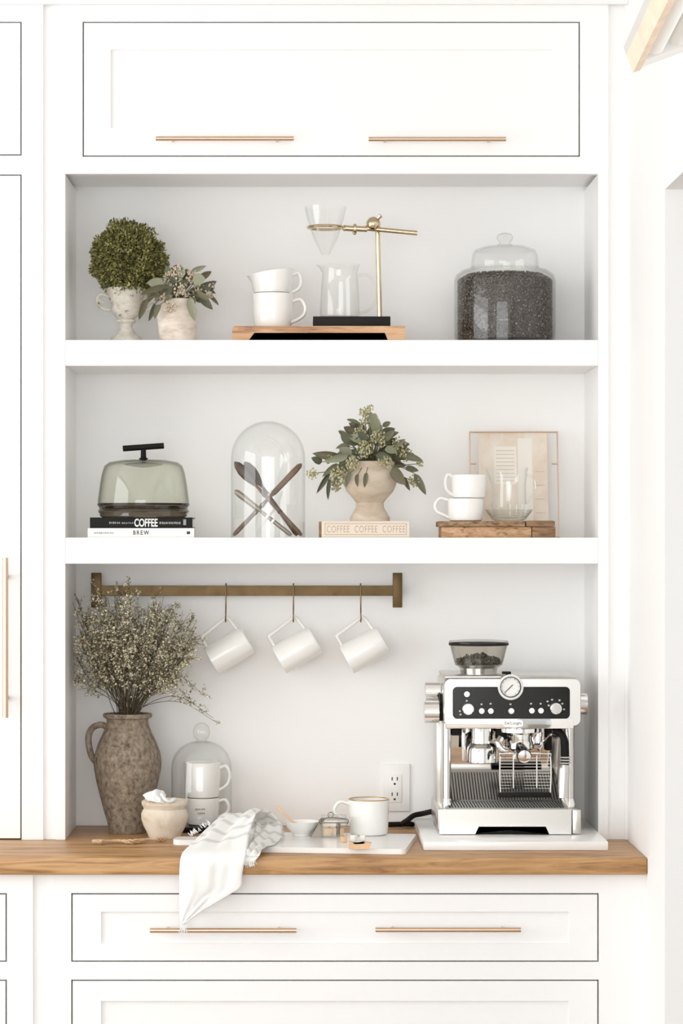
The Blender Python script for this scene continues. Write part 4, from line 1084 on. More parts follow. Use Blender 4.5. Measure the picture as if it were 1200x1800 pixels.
lathe(bm, [(0, zg2), (24 / sg, zg2), (27 / sg, zg2 + 0.004), (31 / sg, zg2 + H * .25), (30 / sg, zg2 + H * .6), (32 / sg, zg2 + H * .9), (34 / sg, zg2 + H), (33 / sg, zg2 + H), (30.8 / sg, zg2 + H * .9), (28.8 / sg, zg2 + H * .6), (29.6 / sg, zg2 + H * .25), (25 / sg, zg2 + 0.006), (0, zg2 + 0.006)], xg, Yg, 40)
for v in bm.verts:
    if v.co.z > zg2 + H * .75 and v.co.x < xg and abs(v.co.y - Yg) < 0.018: v.co.x -= 0.014 * (1 - abs(v.co.y - Yg) / 0.018) * (v.co.z - zg2 - H * .75) / (H * .25)
obj('body', bm, 'clear_glass', cr)
bm = BM(); tube(bm, smooth_path([(xg + 32 / sg, Yg, zg2 + H * .85), (xg + 44 / sg, Yg + .004, zg2 + H * .8), (xg + 46 / sg, Yg + .004, zg2 + H * .55), (xg + 31 / sg, Yg, zg2 + H * .3)], 6), 0.003, 10); obj('handle', bm, 'heavy_glass', cr)
bm = BM()
for k in range(16):
    a = k * 6.283 / 16
    tube(bm, [(xg + 28.3 / sg * math.cos(a), Yg + 28.3 / sg * math.sin(a), zg2 + 0.006), (xg + 31.2 / sg * math.cos(a), Yg + 31.2 / sg * math.sin(a), zg2 + H * .28)], 0.0014, 6)
obj('cut_fluting', bm, 'heavy_glass', cr)
# frame leaning on the niche back
Yq = 0.205
fx0, fx1 = X(827, Yq), X(984, Yq)
fh = Z(755, 0.27) - ZS2
fr = thing('paper_frame', 'thin copper edged glass frame holding aged paper, leaning behind the cups', 'picture frame', ((fx0 + fx1) / 2, Yq, ZS2))
tilt = math.atan2(0.06, fh)
def lean(bm):
    for v in bm.verts:
        z = v.co.z
        v.co.y += Yq + 0 * z
        v.co = Vector((v.co.x, Yq + (v.co.y - Yq) * math.cos(tilt) + z * math.sin(tilt), ZS2 + 0.0012 + z * math.cos(tilt) - (v.co.y - Yq) * math.sin(tilt)))
    return bm
w = 0.0026
bm = BM()
box(bm, fx0, fx0 + w, -0.003, 0.003, 0, fh); box(bm, fx1 - w, fx1, -0.003, 0.003, 0, fh); box(bm, fx0 + w, fx1 - w, -0.003, 0.003, 0, w); box(bm, fx0 + w, fx1 - w, -0.003, 0.003, fh - w, fh)
obj('rim', lean(bm), 'champagne_brass', fr)
bm = BM(); box(bm, fx0 + w, fx1 - w, -0.0012, 0.0012, w, fh - w); obj('glass_pane', lean(bm), 'frame_glass', fr)
pw0, pw1 = fx0 + 0.022, fx1 - 0.026
bm = BM(); box(bm, pw0, pw1, 0.0014, 0.0022, w, fh - w); paper = obj('paper', lean(bm), 'aged_paper', fr)
bm = BM()
for (a, b, c, d) in ((0.22, 0.55, 0.50, 0.86), (0.57, 0.78, 0.10, 0.94)): box(bm, pw0 + (pw1 - pw0) * a, pw0 + (pw1 - pw0) * b, 0.0009, 0.0013, fh * c, fh * d)
obj('print_block', lean(bm), 'print_cream', paper)
bm = BM()
for k in range(9): box(bm, pw0 + (pw1 - pw0) * .25, pw0 + (pw1 - pw0) * .52, 0.0004, 0.0008, fh * (.53 + k * .036), fh * (.532 + k * .036) + 0.0006)
for k in range(5): box(bm, pw0 + (pw1 - pw0) * .82, pw0 + (pw1 - pw0) * .95, 0.0004, 0.0008, fh * (.1 + k * .13), fh * (.1 + k * .13) + 0.0008)
obj('print_lines', lean(bm), 'paper_line', paper)
bm = BM()
for xx in (fx0, fx1 - 0.016): box(bm, xx, xx + 0.016, -0.0036, 0.0036, fh * 0.69, fh * 0.69 + 0.0022)
obj('clip', lean(bm), 'champagne_brass', fr)
# ================================================================== worktop: clay jug and dried flowers
Yv = 0.15
sv = S(Yv); xv = X(224, Yv)
jg = thing('clay_jug', 'weathered brown clay jug with one loop handle on the oak worktop', 'jug', (xv, Yv, ZC))
bm = BM()
lathe(bm, [(0, ZC), (32 / sv, ZC), (33 / sv, ZC + 0.004)] + lp(Yv, (34, 1450), (40, 1430), (48, 1400), (55, 1372), (59, 1350), (59.5, 1338), (57, 1322), (51, 1305), (44, 1290), (38.5, 1278), (36, 1268), (37, 1263), (42, 1261), (43.5, 1257), (42, 1254), (36, 1254), (34, 1260), (33, 1270), (36, 1282), (0, 1300)), xv, Yv, 64)
for v in bm.verts:
    dx, dy_ = v.co.x - xv, v.co.y - Yv
    k = 1 + 0.012 * noise.noise(Vector((dx * 25, dy_ * 25, v.co.z * 25)))
    v.co.x, v.co.y = xv + dx * k, Yv + dy_ * k
body = obj('body', bm, 'aged_clay', jg)
bm = BM()
tube(bm, smooth_path([PT(190, 1278, Yv), PT(176, 1274, Yv), PT(162, 1280, Yv), PT(155.5, 1295, Yv), PT(157, 1315, Yv), PT(162, 1331, Yv), PT(172, 1343, Yv)], 6), 0.0075, 12, flat=1.3)
obj('handle', bm, 'aged_clay', jg)
fl = thing('dried_flower_bunch', 'fan of fine dried wildflowers with tiny cream blossoms in the clay jug', 'dried flowers', (xv, Yv, Z(1296, Yv)))
rnd = random.Random(77)
NECK = Vector((xv, Yv, Z(1258, Yv)))
def sprig(ctrl, rnd, dens=1.0, pale=False):
    path = smooth_path(ctrl, 7)
    n = len(path)
    st = BM(); bl_ = BM()
    tube(st, path, [0.0010 - 0.0006 * i / n for i in range(n)], 4, cap=False)
    def blossom(p, s):
        M = Matrix.Translation(p) @ Euler((rnd.uniform(0, 6), rnd.uniform(0, 6), 0)).to_matrix().to_4x4() @ Matrix.Diagonal((1, rnd.uniform(0.5, 1), rnd.uniform(0.9, 1.6), 1))
        vs = [bl_.verts.new(M @ Vector(c) ) for c in ((s, 0, 0), (-s, 0, 0), (0, s, 0), (0, -s, 0), (0, 0, s), (0, 0, -s))]
        for f in ((0, 2, 4), (2, 1, 4), (1, 3, 4), (3, 0, 4), (2, 0, 5), (1, 2, 5), (3, 1, 5), (0, 3, 5)): bl_.faces.new([vs[i] for i in f])
    lim = lambda v: Vector((max(v.x, NL + 0.004), min(max(v.y, -0.02), YB - 0.006), v.z))
    for k in range(int(20 * dens)):
        t = rnd.uniform(0.5, 1.0); i = min(n - 2, int(t * (n - 1)))
        p = path[i]; d = (path[i + 1] - path[i]).normalized()
        q = (d * rnd.uniform(0.3, 1.0) + Vector((rnd.gauss(0, 0.5), rnd.gauss(0, 0.5), rnd.gauss(0.1, 0.4)))).normalized()
        ln = rnd.uniform(0.012, 0.036)
        e = lim(p + q * ln); m = lim(p + q * ln * 0.5 + Vector((0, 0, 0.002)))
        tube(st, [p, m, e], [0.0006, 0.0005, 0.0004], 3, cap=False)
        for j in range(rnd.randint(4, 7)):
            blossom(lim(p.lerp(e, rnd.uniform(0.4, 1.05)) + Vector((rnd.gauss(0, .003), rnd.gauss(0, .003), rnd.gauss(0, .003)))), rnd.uniform(0.0012, 0.0031))
    s_ = obj('sprig', st, 'stem_brown', fl, recalc=False)
    stuff(obj('blossoms', bl_, 'dry_blossom', s_, recalc=False))
def bez(end, yend, rnd):
    e = PT(end[0], end[1], yend)
    e.x = max(e.x, NL + 0.006)
    b = NECK + Vector((rnd.uniform(-0.036, 0.036), rnd.uniform(-0.034, 0.034), -0.03))
    n_ = NECK + Vector(((e.x - NECK.x) * 0.22, (yend - Yv) * 0.2, 0.03)); n_.x = min(max(n_.x, NECK.x - 0.038), NECK.x + 0.038)
    m = n_.lerp(e, 0.5) + Vector((rnd.gauss(0, 0.006) + (e.x - NECK.x) * 0.05, 0, rnd.uniform(0, 0.012)))
    return [b, n_, m, e]
for i in range(110):
    u = rnd.random()
    ex = 126 + 224 * u
    top = 1010 + 55 * abs(u - 0.36) ** 1.3 * 2
    ey = top + 6 + 105 * rnd.random() ** 1.3 if rnd.random() < 0.8 else rnd.uniform(1110, 1195)
    if 195 < ex < 260 and ey > 1150: ey -= 90
    sprig(bez((ex, ey), Yv + rnd.uniform(-0.12, 0.10), rnd), rnd)
for (p, q) in ((375, 1262), (362, 1225), (345, 1215), (150, 1225), (135, 1205), (384, 1272), (330, 1228)):
    e = PT(p, q, Yv - 0.04)
    b = NECK + Vector((0.01 * (1 if p > 224 else -1), 0, -0.03))
    s = 1 if p > 224 else -1
    sprig([b, NECK + Vector((s * 0.035, -0.01, 0.02)), PT((p + 224) / 2 + s * 12, q - 38, Yv - 0.03), e], rnd, 0.45)

# ---- small cream pot with a knotted linen strip
Yo = 0.045
so = S(Yo); xo = X(289.5, Yo)
pt = thing('small_pot', 'small cream stoneware pot with rolled rim in front of the clay jug', 'pot', (xo, Yo, ZC))
bm = BM()
lathe(bm, [(0, ZC), (27 / so, ZC), (28.5 / so, ZC + 0.003)] + lp(Yo, (31, 1463), (37, 1452), (41, 1440), (41.5, 1431), (39, 1424), (36.5, 1421), (38, 1418), (41, 1413), (40.5, 1408), (37, 1405.5), (34, 1408), (33, 1418), (36, 1430), (0, 1440)), xo, Yo, 48)
obj('body', bm, 'pot_cream', pt)
rnd = random.Random(8)
bm = BM()
def cloth_patch(bm, rows, nu, amp, freq, seed, uv=None, thick=0.0):
    """grid through a list of (left point, right point) rows with wrinkles"""
    n = len(rows)
    grid = []
    for i in range(n):
        l, r = rows[i]
        row = []
        for k in range(nu + 1):
            t = k / nu
            p = l.lerp(r, t)
            w = noise.noise(Vector((t * freq + seed, i * 0.35 * freq / 6, seed * 1.7)))
            p = p + Vector((0, -0.4, 0.7)) * (amp * w)
            row.append(bm.verts.new(p))
        grid.append(row)
    uvl = bm.loops.layers.uv.verify()
    for i in range(n - 1):
        for k in range(nu):
            f = bm.faces.new((grid[i][k], grid[i][k + 1], grid[i + 1][k + 1], grid[i + 1][k]))
            for lo, (a, b) in zip(f.loops, ((k, i), (k + 1, i), (k + 1, i + 1), (k, i + 1))): lo[uvl].uv = (a / nu, b / (n - 1))
    return grid
def lp3(pts, m):
    return smooth_path(pts, m)
# crumpled little cloth on the rim
cl = [(250, 1397, 0.02), (262, 1392, 0.0), (275, 1387, 0.005), (288, 1390, 0.02), (291, 1402, 0.01)]
cr_ = [(258, 1407, 0.0), (268, 1408, -0.012), (279, 1411, -0.016), (286, 1412, -0.012), (292, 1414, -0.004)]
lft = lp3([PT(*c) for c in cl], 5); rgt = lp3([PT(*c) for c in cr_], 5)
cloth_patch(bm, list(zip(lft, rgt)), 10, 0.006, 5.0, 2.3)
tube(bm, smooth_path([PT(284, 1396, -0.006), PT(290, 1405, -0.014), PT(298, 1409, -0.012), PT(305, 1405, 0.0), PT(300, 1411, 0.01)], 5), 0.004, 8, flat=1.6)
lo = obj('linen_scrap', bm, 'linen', angle=80)
m_ = lo.modifiers.new('thickness', 'SOLIDIFY'); m_.thickness = 0.0015
tag(lo, 'crumpled white linen scrap tied over the small cream pot rim', 'cloth')
# ---- rope of twisted twine
bm = BM()
zz = ZC + 0.0056
core = smooth_path([(X(164, -0.10), -0.10, zz), (X(180, -0.10), -0.095, zz), (X(205, -0.09), -0.075, zz), (X(232, -0.07), -0.092, zz), (X(258, -0.06), -0.052, zz), (X(275, -0.045), -0.045, zz), (X(292, -0.04), -0.035, zz)], 9)
for ph in (0, 2.094, 4.189):
    pts = []
    for i, p in enumerate(core):
        t = i / (len(core) - 1)
        r = 0.0016 + 0.0034 * (abs(math.sin(t * 8.0 + 0.6)) ** 4)
        a = ph + i * 0.62
        pts.append(p + Vector((0, math.cos(a) * r, math.sin(a) * r * 0.8 + 0.0005)))
    tube(bm, pts, 0.0024, 7)
ks = core[2]
rnd = random.Random(5)
for k in range(7):
    c = core[0].lerp(core[8], k / 6.0) + Vector((rnd.uniform(-.003, .003), rnd.uniform(-.004, .004), 0.002))
    ball(bm, c, 0.0050, 10, 7, (1, 1, 0.85))
tag(obj('twine_rope', bm, 'twine'), 'knotted length of tan twine rope lying on the oak worktop', 'rope')
# ---- cloche with two mugs on a black base
Yb2 = 0.21
sb = S(Yb2); xb2 = X(354, Yb2)
bm = BM()
lathe(bm, [(0, ZC), (57 / sb, ZC), (58 / sb, ZC + 0.002), (58 / sb, ZC + 0.010), (56 / sb, ZC + 0.012), (0, ZC + 0.012)], xb2, Yb2, 56)
tag(obj('round_tray', bm, 'black_matte'), 'round black wooden tray under the knobbed glass cloche', 'tray')
zb3 = ZC + 0.0124
cl = thing('glass_cloche', 'clear glass cloche with round knob covering two stacked mugs on the worktop', 'cloche', (xb2, Yb2, zb3))
bm = BM()
pr = [(53.5 / sb, zb3)] + lp(Yb2, (53.5, 1420), (53.5, 1352), (52, 1338), (46.5, 1324), (37, 1313), (24, 1306), (10, 1303), (0, 1302.5), (0, 1304), (10, 1304.4), (23.4, 1307.4), (36, 1314.4), (45.3, 1325), (50.8, 1338.5), (52.3, 1352), (52.3, 1420)) + [(52.3 / sb, zb3), (53.5 / sb, zb3)]
lathe(bm, pr, xb2, Yb2, 56); obj('glass_dome', bm, 'clear_glass', cl)
bm = BM(); lathe(bm, lp(Yb2, (20, 1305), (9, 1302.5), (8, 1300), (12, 1297), (14.5, 1290), (14.5, 1284), (12, 1276), (7, 1271.5), (0, 1270)), xb2, Yb2, 32); obj('knob', bm, 'heavy_glass', cl)
hm = Z(1402, Yb2) - zb3
t = mug('cloche_mug', 'white mug with small grey print under the cloche, lower of the stacked pair', 'mug', 30 / sb, hm, (0, 0.86, 0.3), 17 / sb, 'mugs under the worktop cloche', base_r=27 / sb)
place(t, (X(356, Yb2), Yb2, zb3 + 0.0003), (0, 0, R(-8)))
bm = BM()
for (p, q, w) in ((343, 1424, 9), (354, 1424, 8), (346, 1431, 12)):
    for k in range(int(w / 3)):
        a0 = PT(p + k * 3.4 + (0 if q == 1424 else 1), q, Yb2 - 29.6 / sb)
        box(bm, a0.x, a0.x + 2.3 / sb, a0.y + 0.0004, a0.y + 0.003, a0.z, a0.z + 2.6 / sb)
for v in bm.verts: v.co = t.matrix_basis.inverted() @ v.co
obj('grey_print', bm, 'print_grey', t, local=True)
hm2 = Z(1340, Yb2) - zb3 - hm
t = mug('cloche_mug', 'plain white mug stacked on the printed mug under the cloche', 'mug', 32.5 / sb, hm2, (0, 0.84, 0.25), 17 / sb, 'mugs under the worktop cloche', base_r=30 / sb)
place(t, (X(355, Yb2), Yb2, zb3 + hm + 0.0008), (0, 0, R(-6)))

# ---- marble paddle board
u = Vector((0.9925, -0.122, 0)); v_ = Vector((0.122, 0.9925, 0))
FRc = Vector((0.226, -0.285, 0))
bw, bl2 = 0.295, 0.40
ZB = ZC + 0.012
def brd(a, b): return FRc - u * a + v_ * b
outline = []
def arc(c, r, a0, a1, n=5):
    for k in range(n + 1):
        t = R(a0 + (a1 - a0) * k / n); outline.append(brd(c[0] - r * math.cos(t), c[1] + r * math.sin(t)))
arc((0.012, 0.012), 0.012, -90, 0); arc((0.012, bw - 0.012), 0.012, 0, 90)
arc((bl2 - 0.02, bw - 0.02), 0.02, 90, 180)
outline += [brd(bl2, bw * 0.5 + 0.05), brd(bl2 + 0.02, bw * 0.5 + 0.036), brd(bl2 + 0.10, bw * 0.5 + 0.034)]
arc((bl2 + 0.115, bw * 0.5 + 0.015), 0.02, 90, 180); arc((bl2 + 0.115, bw * 0.5 - 0.015), 0.02, 180, 270)
outline += [brd(bl2 + 0.10, bw * 0.5 - 0.034), brd(bl2 + 0.02, bw * 0.5 - 0.036), brd(bl2, bw * 0.5 - 0.05)]
arc((bl2 - 0.02, 0.02), 0.02, 180, 270)
bm = BM()
lo_ = [bm.verts.new((p.x, p.y, ZC + 0.0002)) for p in outline]; hi_ = [bm.verts.new((p.x, p.y, ZB)) for p in outline]
bm.faces.new(hi_); bm.faces.new(list(reversed(lo_)))
for i in range(len(outline)):
    j = (i + 1) % len(outline); bm.faces.new((lo_[i], lo_[j], hi_[j], hi_[i]))
bmesh.ops.triangulate(bm, faces=[f for f in bm.faces if len(f.verts) > 4])
tag(obj('paddle_board', bm, 'marble_white'), 'white marble paddle board lying under the striped tea towel', 'board')
# ---- gold rimmed mug
Yw = 0.0
sw = S(Yw)
hm = Z(1405, Yw) - ZB
t = mug('rimmed_mug', 'large white mug with a brown gilt rim on the marble board', 'mug', 36 / sw, hm, (0, 0.88, 0.42), 25 / sw, base_r=33.5 / sw)
place(t, (X(648, Yw), Yw, ZB + 0.0003), (0, 0, R(186)))
bm = BM(); r = 36 / sw - 0.0014
tube(bm, [(r * math.cos(R(a)), r * math.sin(R(a)), hm) for a in range(0, 360, 8)], 0.0018, 8, closed=True); obj('gilt_rim', bm, 'gold_rim', t, local=True)
# ---- little dish with wooden spoon
Yi = -0.02
si = S(Yi); xi = X(531, Yi)
zi = ZB + 0.0003
bm = BM()
zt_ = zi + 0.032
lathe(bm, [(0, zi), (17 / si, zi), (17 / si, zi + 0.004), (20 / si, zi + 0.008), (28 / si, zi + 0.02), (31 / si, zt_), (29.5 / si, zt_), (26 / si, zi + 0.020), (18 / si, zi + 0.011), (0, zi + 0.010)], xi, Yi, 40)
tag(obj('pinch_bowl', bm, 'ceramic'), 'small white footed pinch bowl on the marble board', 'bowl')
bm = BM()
a, b = PT(486, 1417, Yi + 0.02), Vector((X(524, Yi), Yi + 0.005, zi + 0.017))
dv = (b - a)
tube(bm, [a, a + dv * .04, a + dv * .75], [0.0018, 0.0026, 0.0024], 8)
tube(bm, [a + dv * .74, a + dv * .82, a + dv * .93, b], [0.0024, 0.006, 0.0065, 0.002], 10, flat=0.6)
tag(obj('wooden_scoop', bm, 'sandy_wood'), 'slim wooden spoon resting in the white pinch bowl', 'spoon')
# ---- small glass box jar with wood pieces
Yx = -0.075
sx_ = S(Yx)
zx = ZB + 0.0003
gj = thing('glass_spice_jar', 'small square glass jar with wire clasp holding brown pieces', 'jar', (X(592, Yx), Yx + 0.02, zx))
gx0, gx1 = X(564, Yx), X(610, Yx)
gh = Z(1440, Yx) - zx
bm = BM(); box(bm, gx0, gx1, Yx, Yx + 0.05, zx, zx + gh, 0.004, 3)
box(bm, gx0 + 0.003, gx1 - 0.003, Yx + 0.003, Yx + 0.047, zx + 0.003, zx + gh - 0.002)
obj('glass_body', bm, 'heavy_glass', gj)
bm = BM(); box(bm, gx0 + 0.001, gx1 - 0.001, Yx + 0.001, Yx + 0.049, zx + gh + 0.0002, zx + gh + 0.006, 0.002); lid = obj('lid', bm, 'heavy_glass', gj)
bm = BM(); ball(bm, ((gx0 + gx1) / 2 - 0.004, Yx + 0.025, zx + gh + 0.010), 0.006, 14, 10); obj('lid_knob', bm, 'heavy_glass', lid)
bm = BM()
za = zx + gh
tube(bm, smooth_path([(gx0 - 0.001, Yx + 0.012, za - 0.012), (gx0 - 0.003, Yx + 0.006, za - 0.002), ((gx0 + gx1) / 2 - 0.01, Yx - 0.004, za + 0.004), ((gx0 + gx1) / 2 + 0.01, Yx - 0.004, za + 0.003), (gx1 + 0.002, Yx + 0.006, za - 0.002), (gx1 + 0.001, Yx + 0.012, za - 0.012)], 5), 0.0011, 6)
tube(bm, [((gx0 + gx1) / 2 - 0.008 + 0.006 * math.cos(R(a)), Yx - 0.004, za + 0.010 + 0.006 * math.sin(R(a))) for a in range(0, 360, 30)], 0.0011, 6, closed=True)
tube(bm, [(gx0 - 0.0006, Yx - 0.0006, za - 0.008), (gx1 + 0.0006, Yx - 0.0006, za - 0.008)], 0.0013, 6)
obj('wire_clasp', bm, 'steel_old', gj)
rnd = random.Random(14)
k = 0
for (cx, w, h) in ((0.2, 0.011, 0.026), (0.45, 0.012, 0.022), (0.66, 0.010, 0.027), (0.33, 0.010, 0.018), (0.8, 0.009, 0.016)):
    bm = BM(); x_ = gx0 + (gx1 - gx0) * cx; y_ = Yx + 0.014 + 0.010 * (k % 3)
    box(bm, x_ - w / 2, x_ + w / 2, y_ - w / 2, y_ + w / 2, zx + 0.0032, zx + 0.0032 + h, 0.0015, 2)
    tag(obj('cinnamon_chunk', bm, ('pale_wood', 'sandy_wood', 'horn_mid')[k % 3]), 'brown bark chunk inside the small square glass jar', 'spice', 'pieces in the small glass jar'); k += 1
# pewter pyramid measure at its side
bm = BM()
c = Vector((X(557, -0.05), -0.045, ZB + 0.0003)); hw = 0.014
vs = [bm.verts.new((c.x + a * hw, c.y + b * hw, c.z)) for a, b in ((-1, -1), (1, -1), (1, 1), (-1, 1))] + [bm.verts.new((c.x + 0.012 + a * 0.006, c.y + b * 0.006, c.z + 0.034)) for a, b in ((-1, -1), (1, -1), (1, 1), (-1, 1))]
for f in ((3, 2, 1, 0), (4, 5, 6, 7), (0, 1, 5, 4), (1, 2, 6, 5), (2, 3, 7, 6), (3, 0, 4, 7)): bm.faces.new([vs[i] for i in f])
ball(bm, c + Vector((0.012, 0, 0.038)), 0.005, 10, 8)
tag(obj('pewter_measure', bm, 'steel_old'), 'small tapering pewter measure leaning by the square glass jar', 'measure')
# sugar cubes and a wooden clip
for i, (p, q, m2, s_) in enumerate(((604, 1481, 'sandy_wood', 0.0065), (622, 1479, 'print_cream', 0.0065), (637, 1478, 'print_cream', 0.006))):
    y_ = F * (CZ - ZB) / (q - VY) + CY
    bm = BM(); cx = X(p, y_)
    box(bm, -s_, s_, -s_, s_, 0, 2 * s_, 0.0012)
    bmesh.ops.rotate(bm, verts=bm.verts, cent=(0, 0, 0), matrix=Matrix.Rotation(R(25 + 30 * i), 3, 'Z'))
    bmesh.ops.translate(bm, verts=bm.verts, vec=(cx, y_ + s_, ZB + 0.0003))
    tag(obj('sugar_cube', bm, m2), ('brown sugar cube against the square glass jar', 'pale sugar cube between the brown cube and the rimmed mug', 'pale sugar cube touching the foot of the rimmed mug')[i], 'sugar cube', 'sugar cubes on the marble board')
bm = BM()
y_ = F * (CZ - ZB) / (1493 - VY) + CY
xa, xb_ = X(613, y_), X(650, y_)
z_ = ZB + 0.0003
prism(bm, [(xa, z_), (xb_ - 0.004, z_), (xb_, z_ + 0.004), (xb_ + 0.004, z_ + 0.013), (xb_ - 0.010, z_ + 0.015), (xb_ - 0.014, z_ + 0.0115), (xa + 0.012, z_ + 0.011), (xa + 0.008, z_ + 0.015), (xa, z_ + 0.015)], y_, y_ + 0.022)
bmesh.ops.triangulate(bm, faces=[f for f in bm.faces if len(f.verts) > 4])
tag(obj('wooden_clip', bm, 'sandy_wood', angle=20), 'notched tan wooden bag clip at the front of the marble board', 'clip')

# ---- striped tea towel thrown over the board and hanging off the worktop
m, nt, b = nodes('towel_cloth')
uvn = nt.nodes.new('ShaderNodeUVMap'); sx2 = nt.nodes.new('ShaderNodeSeparateXYZ')
L(nt, uvn.outputs[0], sx2.inputs[0])
rp = nt.nodes.new('ShaderNodeValToRGB'); rp.color_ramp.interpolation = 'LINEAR'
E = rp.color_ramp.elements
E[0].position = 0.0; E[0].color = (0.86, 0.86, 0.84, 1); E[1].position = 1.0; E[1].color = (0.86, 0.865, 0.855, 1)
for s0 in (0.06, 0.12, 0.18, 0.24, 0.30, 0.36, 0.42):
    for dp, c in ((-0.012, (0.86, 0.86, 0.84)), (-0.006, (0.66, 0.65, 0.62)), (0.004, (0.66, 0.65, 0.62)), (0.010, (0.86, 0.86, 0.84))):
        e = E.new(s0 + dp); e.color = (*c, 1)
L(nt, sx2.outputs[1], rp.inputs[0]); L(nt, rp.outputs[0], b.inputs['Base Color'])
b.inputs['Roughness'].default_value = 0.95
wv = nt.nodes.new('ShaderNodeTexNoise'); wv.inputs['Scale'].default_value = 420; tcn = nt.nodes.new('ShaderNodeTexCoord'); L(nt, tcn.outputs['Object'], wv.inputs['Vector'])
bp = nt.nodes.new('ShaderNodeBump'); bp.inputs['Strength'].default_value = 0.3; bp.inputs['Distance'].default_value = 0.001
L(nt, wv.outputs[0], bp.inputs['Height']); L(nt, bp.outputs[0], b.inputs['Normal'])
tw = thing('tea_towel', 'white linen tea towel with grey stripes trailing over the worktop edge', 'towel', (X(380, -0.25), -0.25, ZB))
def G(p, q, y): return PT(p, q, y)
rows = [(G(428, 1466, 0.02), G(500, 1470, -0.06)), (G(416, 1446, -0.005), G(497, 1452, -0.075)), (G(404, 1436, -0.03), G(484, 1432, -0.09)), (G(392, 1437, -0.07), G(466, 1424, -0.12)), (G(374, 1450, -0.12), G(452, 1432, -0.16)),
        (G(352, 1468, -0.19), G(444, 1452, -0.21)), (G(334, 1484, -0.26), G(438, 1472, -0.27)), (G(321, 1499, -0.335), G(434, 1495, -0.342)),
        (G(316.5, 1514, -0.366), G(430, 1512, -0.366)), (G(315, 1540, -0.368), G(425, 1540, -0.368)), (G(315, 1565, -0.366), G(423, 1559, -0.366)), (G(315, 1588, -0.365), G(398, 1575, -0.365)), (G(316, 1606, -0.365), G(366, 1594, -0.365)), (G(317, 1618, -0.365), G(340, 1612, -0.365)), (G(319, 1625, -0.366), G(327, 1622, -0.366))]
lft = smooth_path([r[0] for r in rows], 5); rgt = smooth_path([r[1] for r in rows], 5)
bm = BM()
nr = len(lft); nu = 26
grid = []
for i in range(nr):
    row = []
    on_top = i < 35
    for k in range(nu + 1):
        t = k / nu
        p = lft[i].lerp(rgt[i], t)
        f1 = noise.noise(Vector((t * 3.2 + 4.0, i * 0.05, 1.3))) + 0.5 * noise.noise(Vector((t * 8 + 1.0, i * 0.07, 7.7)))
        if on_top:
            edge = min(1, (35 - i) / 8)
            p += Vector((0, 0, 1)) * (0.010 * f1 * edge + 0.004 * math.sin(t * 17 + i * 0.13) * edge)
            if p.y > -0.29: p.z = max(p.z, ZB + 0.002)
            else: p.z = max(p.z, ZC + 0.003)
        else:
            p += Vector((0, -1, 0)) * abs(0.007 * f1)
        row.append(bm.verts.new(p))
    grid.append(row)
uvl = bm.loops.layers.uv.verify()
for i in range(nr - 1):
    for k in range(nu):
        f = bm.faces.new((grid[i][k], grid[i][k + 1], grid[i + 1][k + 1], grid[i + 1][k]))
        for lo2, (a2, b2_) in zip(f.loops, ((k, i), (k + 1, i), (k + 1, i + 1), (k, i + 1))): lo2[uvl].uv = (a2 / nu, b2_ / (nr - 1))
to = obj('cloth', bm, 'towel_cloth', tw, angle=80)
md = to.modifiers.new('thickness', 'SOLIDIFY'); md.thickness = 0.0018; md.offset = 0
# bunched second fold at the right
rows = [(G(446, 1447, -0.10), G(486, 1446, -0.05)), (G(450, 1452, -0.13), G(494, 1454, -0.08)), (G(447, 1462, -0.17), G(494, 1470, -0.13)), (G(442, 1474, -0.23), G(482, 1484, -0.22)), (G(436, 1490, -0.31), G(462, 1494, -0.31)), (G(431, 1502, -0.352), G(456, 1504, -0.35)), (G(428, 1516, -0.36), G(447, 1514, -0.36))]
lft = smooth_path([r[0] for r in rows], 5); rgt = smooth_path([r[1] for r in rows], 5)
bm = BM(); grid = []
nr = len(lft); nu = 14
for i in range(nr):
    row = []
    for k in range(nu + 1):
        t = k / nu
        p = lft[i].lerp(rgt[i], t)
        p += Vector((0, -0.3, 1)) * (0.009 * noise.noise(Vector((t * 4 + 9, i * 0.12, 3.3))) + 0.004 * math.sin(t * 14 + i * .3)) * min(1, (nr - 1 - i) / 8)
        if p.y > -0.30: p.z = max(p.z, ZB + 0.0025)
        elif p.y > CF: p.z = max(p.z, ZC + 0.003)
        row.append(bm.verts.new(p))
    grid.append(row)
uvl = bm.loops.layers.uv.verify()
for i in range(nr - 1):
    for k in range(nu):
        f = bm.faces.new((grid[i][k], grid[i][k + 1], grid[i + 1][k + 1], grid[i + 1][k]))
        for lo2, (a2, b2_) in zip(f.loops, ((k, i), (k + 1, i), (k + 1, i + 1), (k, i + 1))): lo2[uvl].uv = (a2 / nu, 0.05 + 0.42 * b2_ / (nr - 1))
lastrow = [v.co.copy() for v in grid[-1]]
to = obj('bunched_fold', bm, 'towel_cloth', tw, angle=80)
md = to.modifiers.new('thickness', 'SOLIDIFY'); md.thickness = 0.0018; md.offset = 0
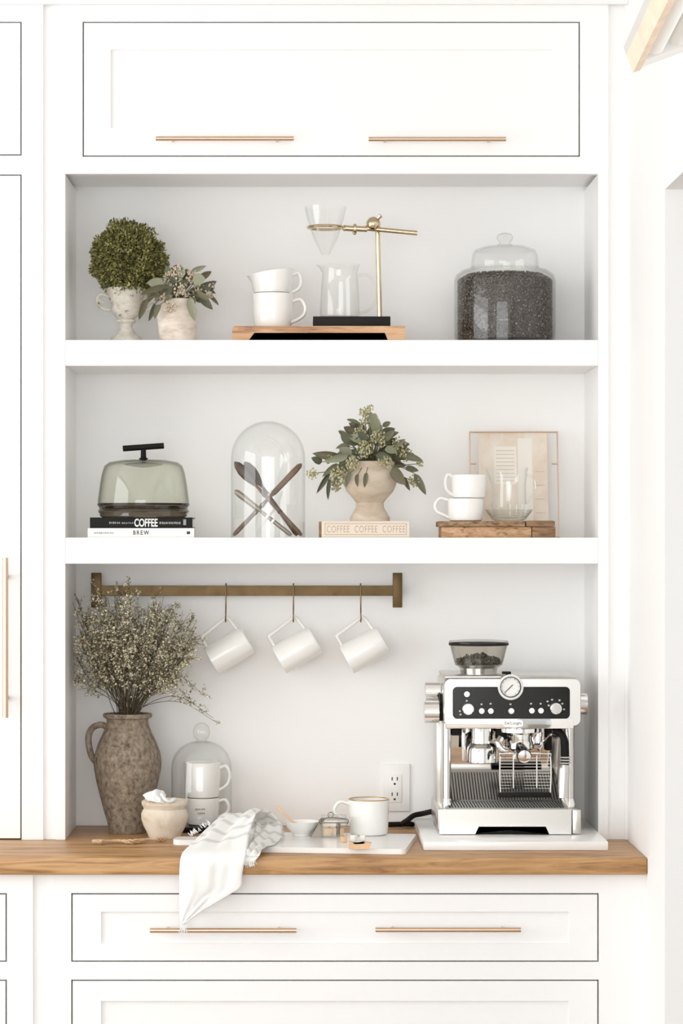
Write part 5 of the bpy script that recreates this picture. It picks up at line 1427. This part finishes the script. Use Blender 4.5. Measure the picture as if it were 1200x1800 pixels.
# fringe
rnd = random.Random(2)
bm = BM()
for c in lastrow:
    for q in range(2):
        e = c + Vector((rnd.uniform(-0.002, 0.006), -0.001, -rnd.uniform(0.005, 0.012)))
        tube(bm, [c + Vector((rnd.uniform(-.001, .001), 0, 0.001)), e], [0.0007, 0.0004], 4)
for q in range(16):
    c = G(rnd.uniform(318, 328), 1622, -0.366)
    tube(bm, smooth_path([c, c + Vector((rnd.uniform(-.003, .004), -0.002, -0.010)), c + Vector((rnd.uniform(-.006, .006), -0.001, -rnd.uniform(0.016, 0.028)))], 3), [0.0008] * 4 + [0.0005] * 3, 4)
for q in range(26):
    t = rnd.random(); c = G(335 + 35 * t, 1470 - 22 * t + rnd.uniform(-2, 2), -0.17)
    c.z = max(c.z, ZB + 0.003)
    tube(bm, [c, c + Vector((-0.006 + rnd.uniform(-.004, .004), 0.01, rnd.uniform(0.002, 0.010)))], [0.0009, 0.0005], 4)
stuff(obj('fringe', bm, 'linen', tw))

# ================================================================== wooden ceiling pendant, only its far corner shows
YPD = -3.4
C0 = PT(1112, 128, YPD)
A = Vector((-0.04, -1, 0)).normalized(); B = Vector((math.cos(R(20)), 0, math.sin(R(20)))); B = (B - A * A.dot(B)).normalized(); U = A.cross(B); U = U if U.z > 0 else -U
def pp(a, b, c): return C0 + A * a + B * b + U * c
def obox(bm, a0, a1, b0, b1, c0, c1):
    vs = [bm.verts.new(pp(a, b, c)) for c in (c0, c1) for b in (b0, b1) for a in (a0, a1)]
    for f in ((0, 2, 3, 1), (4, 5, 7, 6), (0, 1, 5, 4), (2, 6, 7, 3), (0, 4, 6, 2), (1, 3, 7, 5)): bm.faces.new([vs[i] for i in f])
LA, LB, HH = 0.5, 0.36, 0.019
pd = thing('pendant_lamp', 'tilted wooden frame pendant lamp with white tubes hanging before the side wall', 'lamp', tuple(pp(LA / 2, LB / 2, 0)))
for (a0, a1, b0, b1) in ((0, LA, 0, 0.008), (0, LA, LB - 0.008, LB), (LA - 0.008, LA, 0.008, LB - 0.008)):
    bm = BM(); obox(bm, a0, a1, b0, b1, 0, HH); obj('frame_rail', bm, 'pale_frame_wood', pd)
bm = BM(); obox(bm, 0, 0.04, 0.008, LB - 0.008, 0.002, HH); obj('end_rail', bm, 'cabinet_paint', pd)
bm = BM(); obox(bm, 0.0, LA, 0, LB, HH, HH + 0.008); obj('top_plate', bm, 'led_grey', pd)
for k, b in enumerate((0.021, 0.046, 0.085, 0.13, 0.17, 0.21, 0.25, 0.29, 0.325)):
    bm = BM(); tube(bm, [pp(0.05, b, 0.012), pp(0.055, b, 0.012), pp(LA - 0.03, b, 0.012)], [0.007, 0.011, 0.011], 14); obj('light_tube', bm, 'dial_white', pd)
bm = BM(); p = pp(LA / 2, LB / 2, HH); tube(bm, [p, (p.x, p.y, HC)], 0.005, 10); obj('hanging_rod', bm, 'champagne_brass', pd)
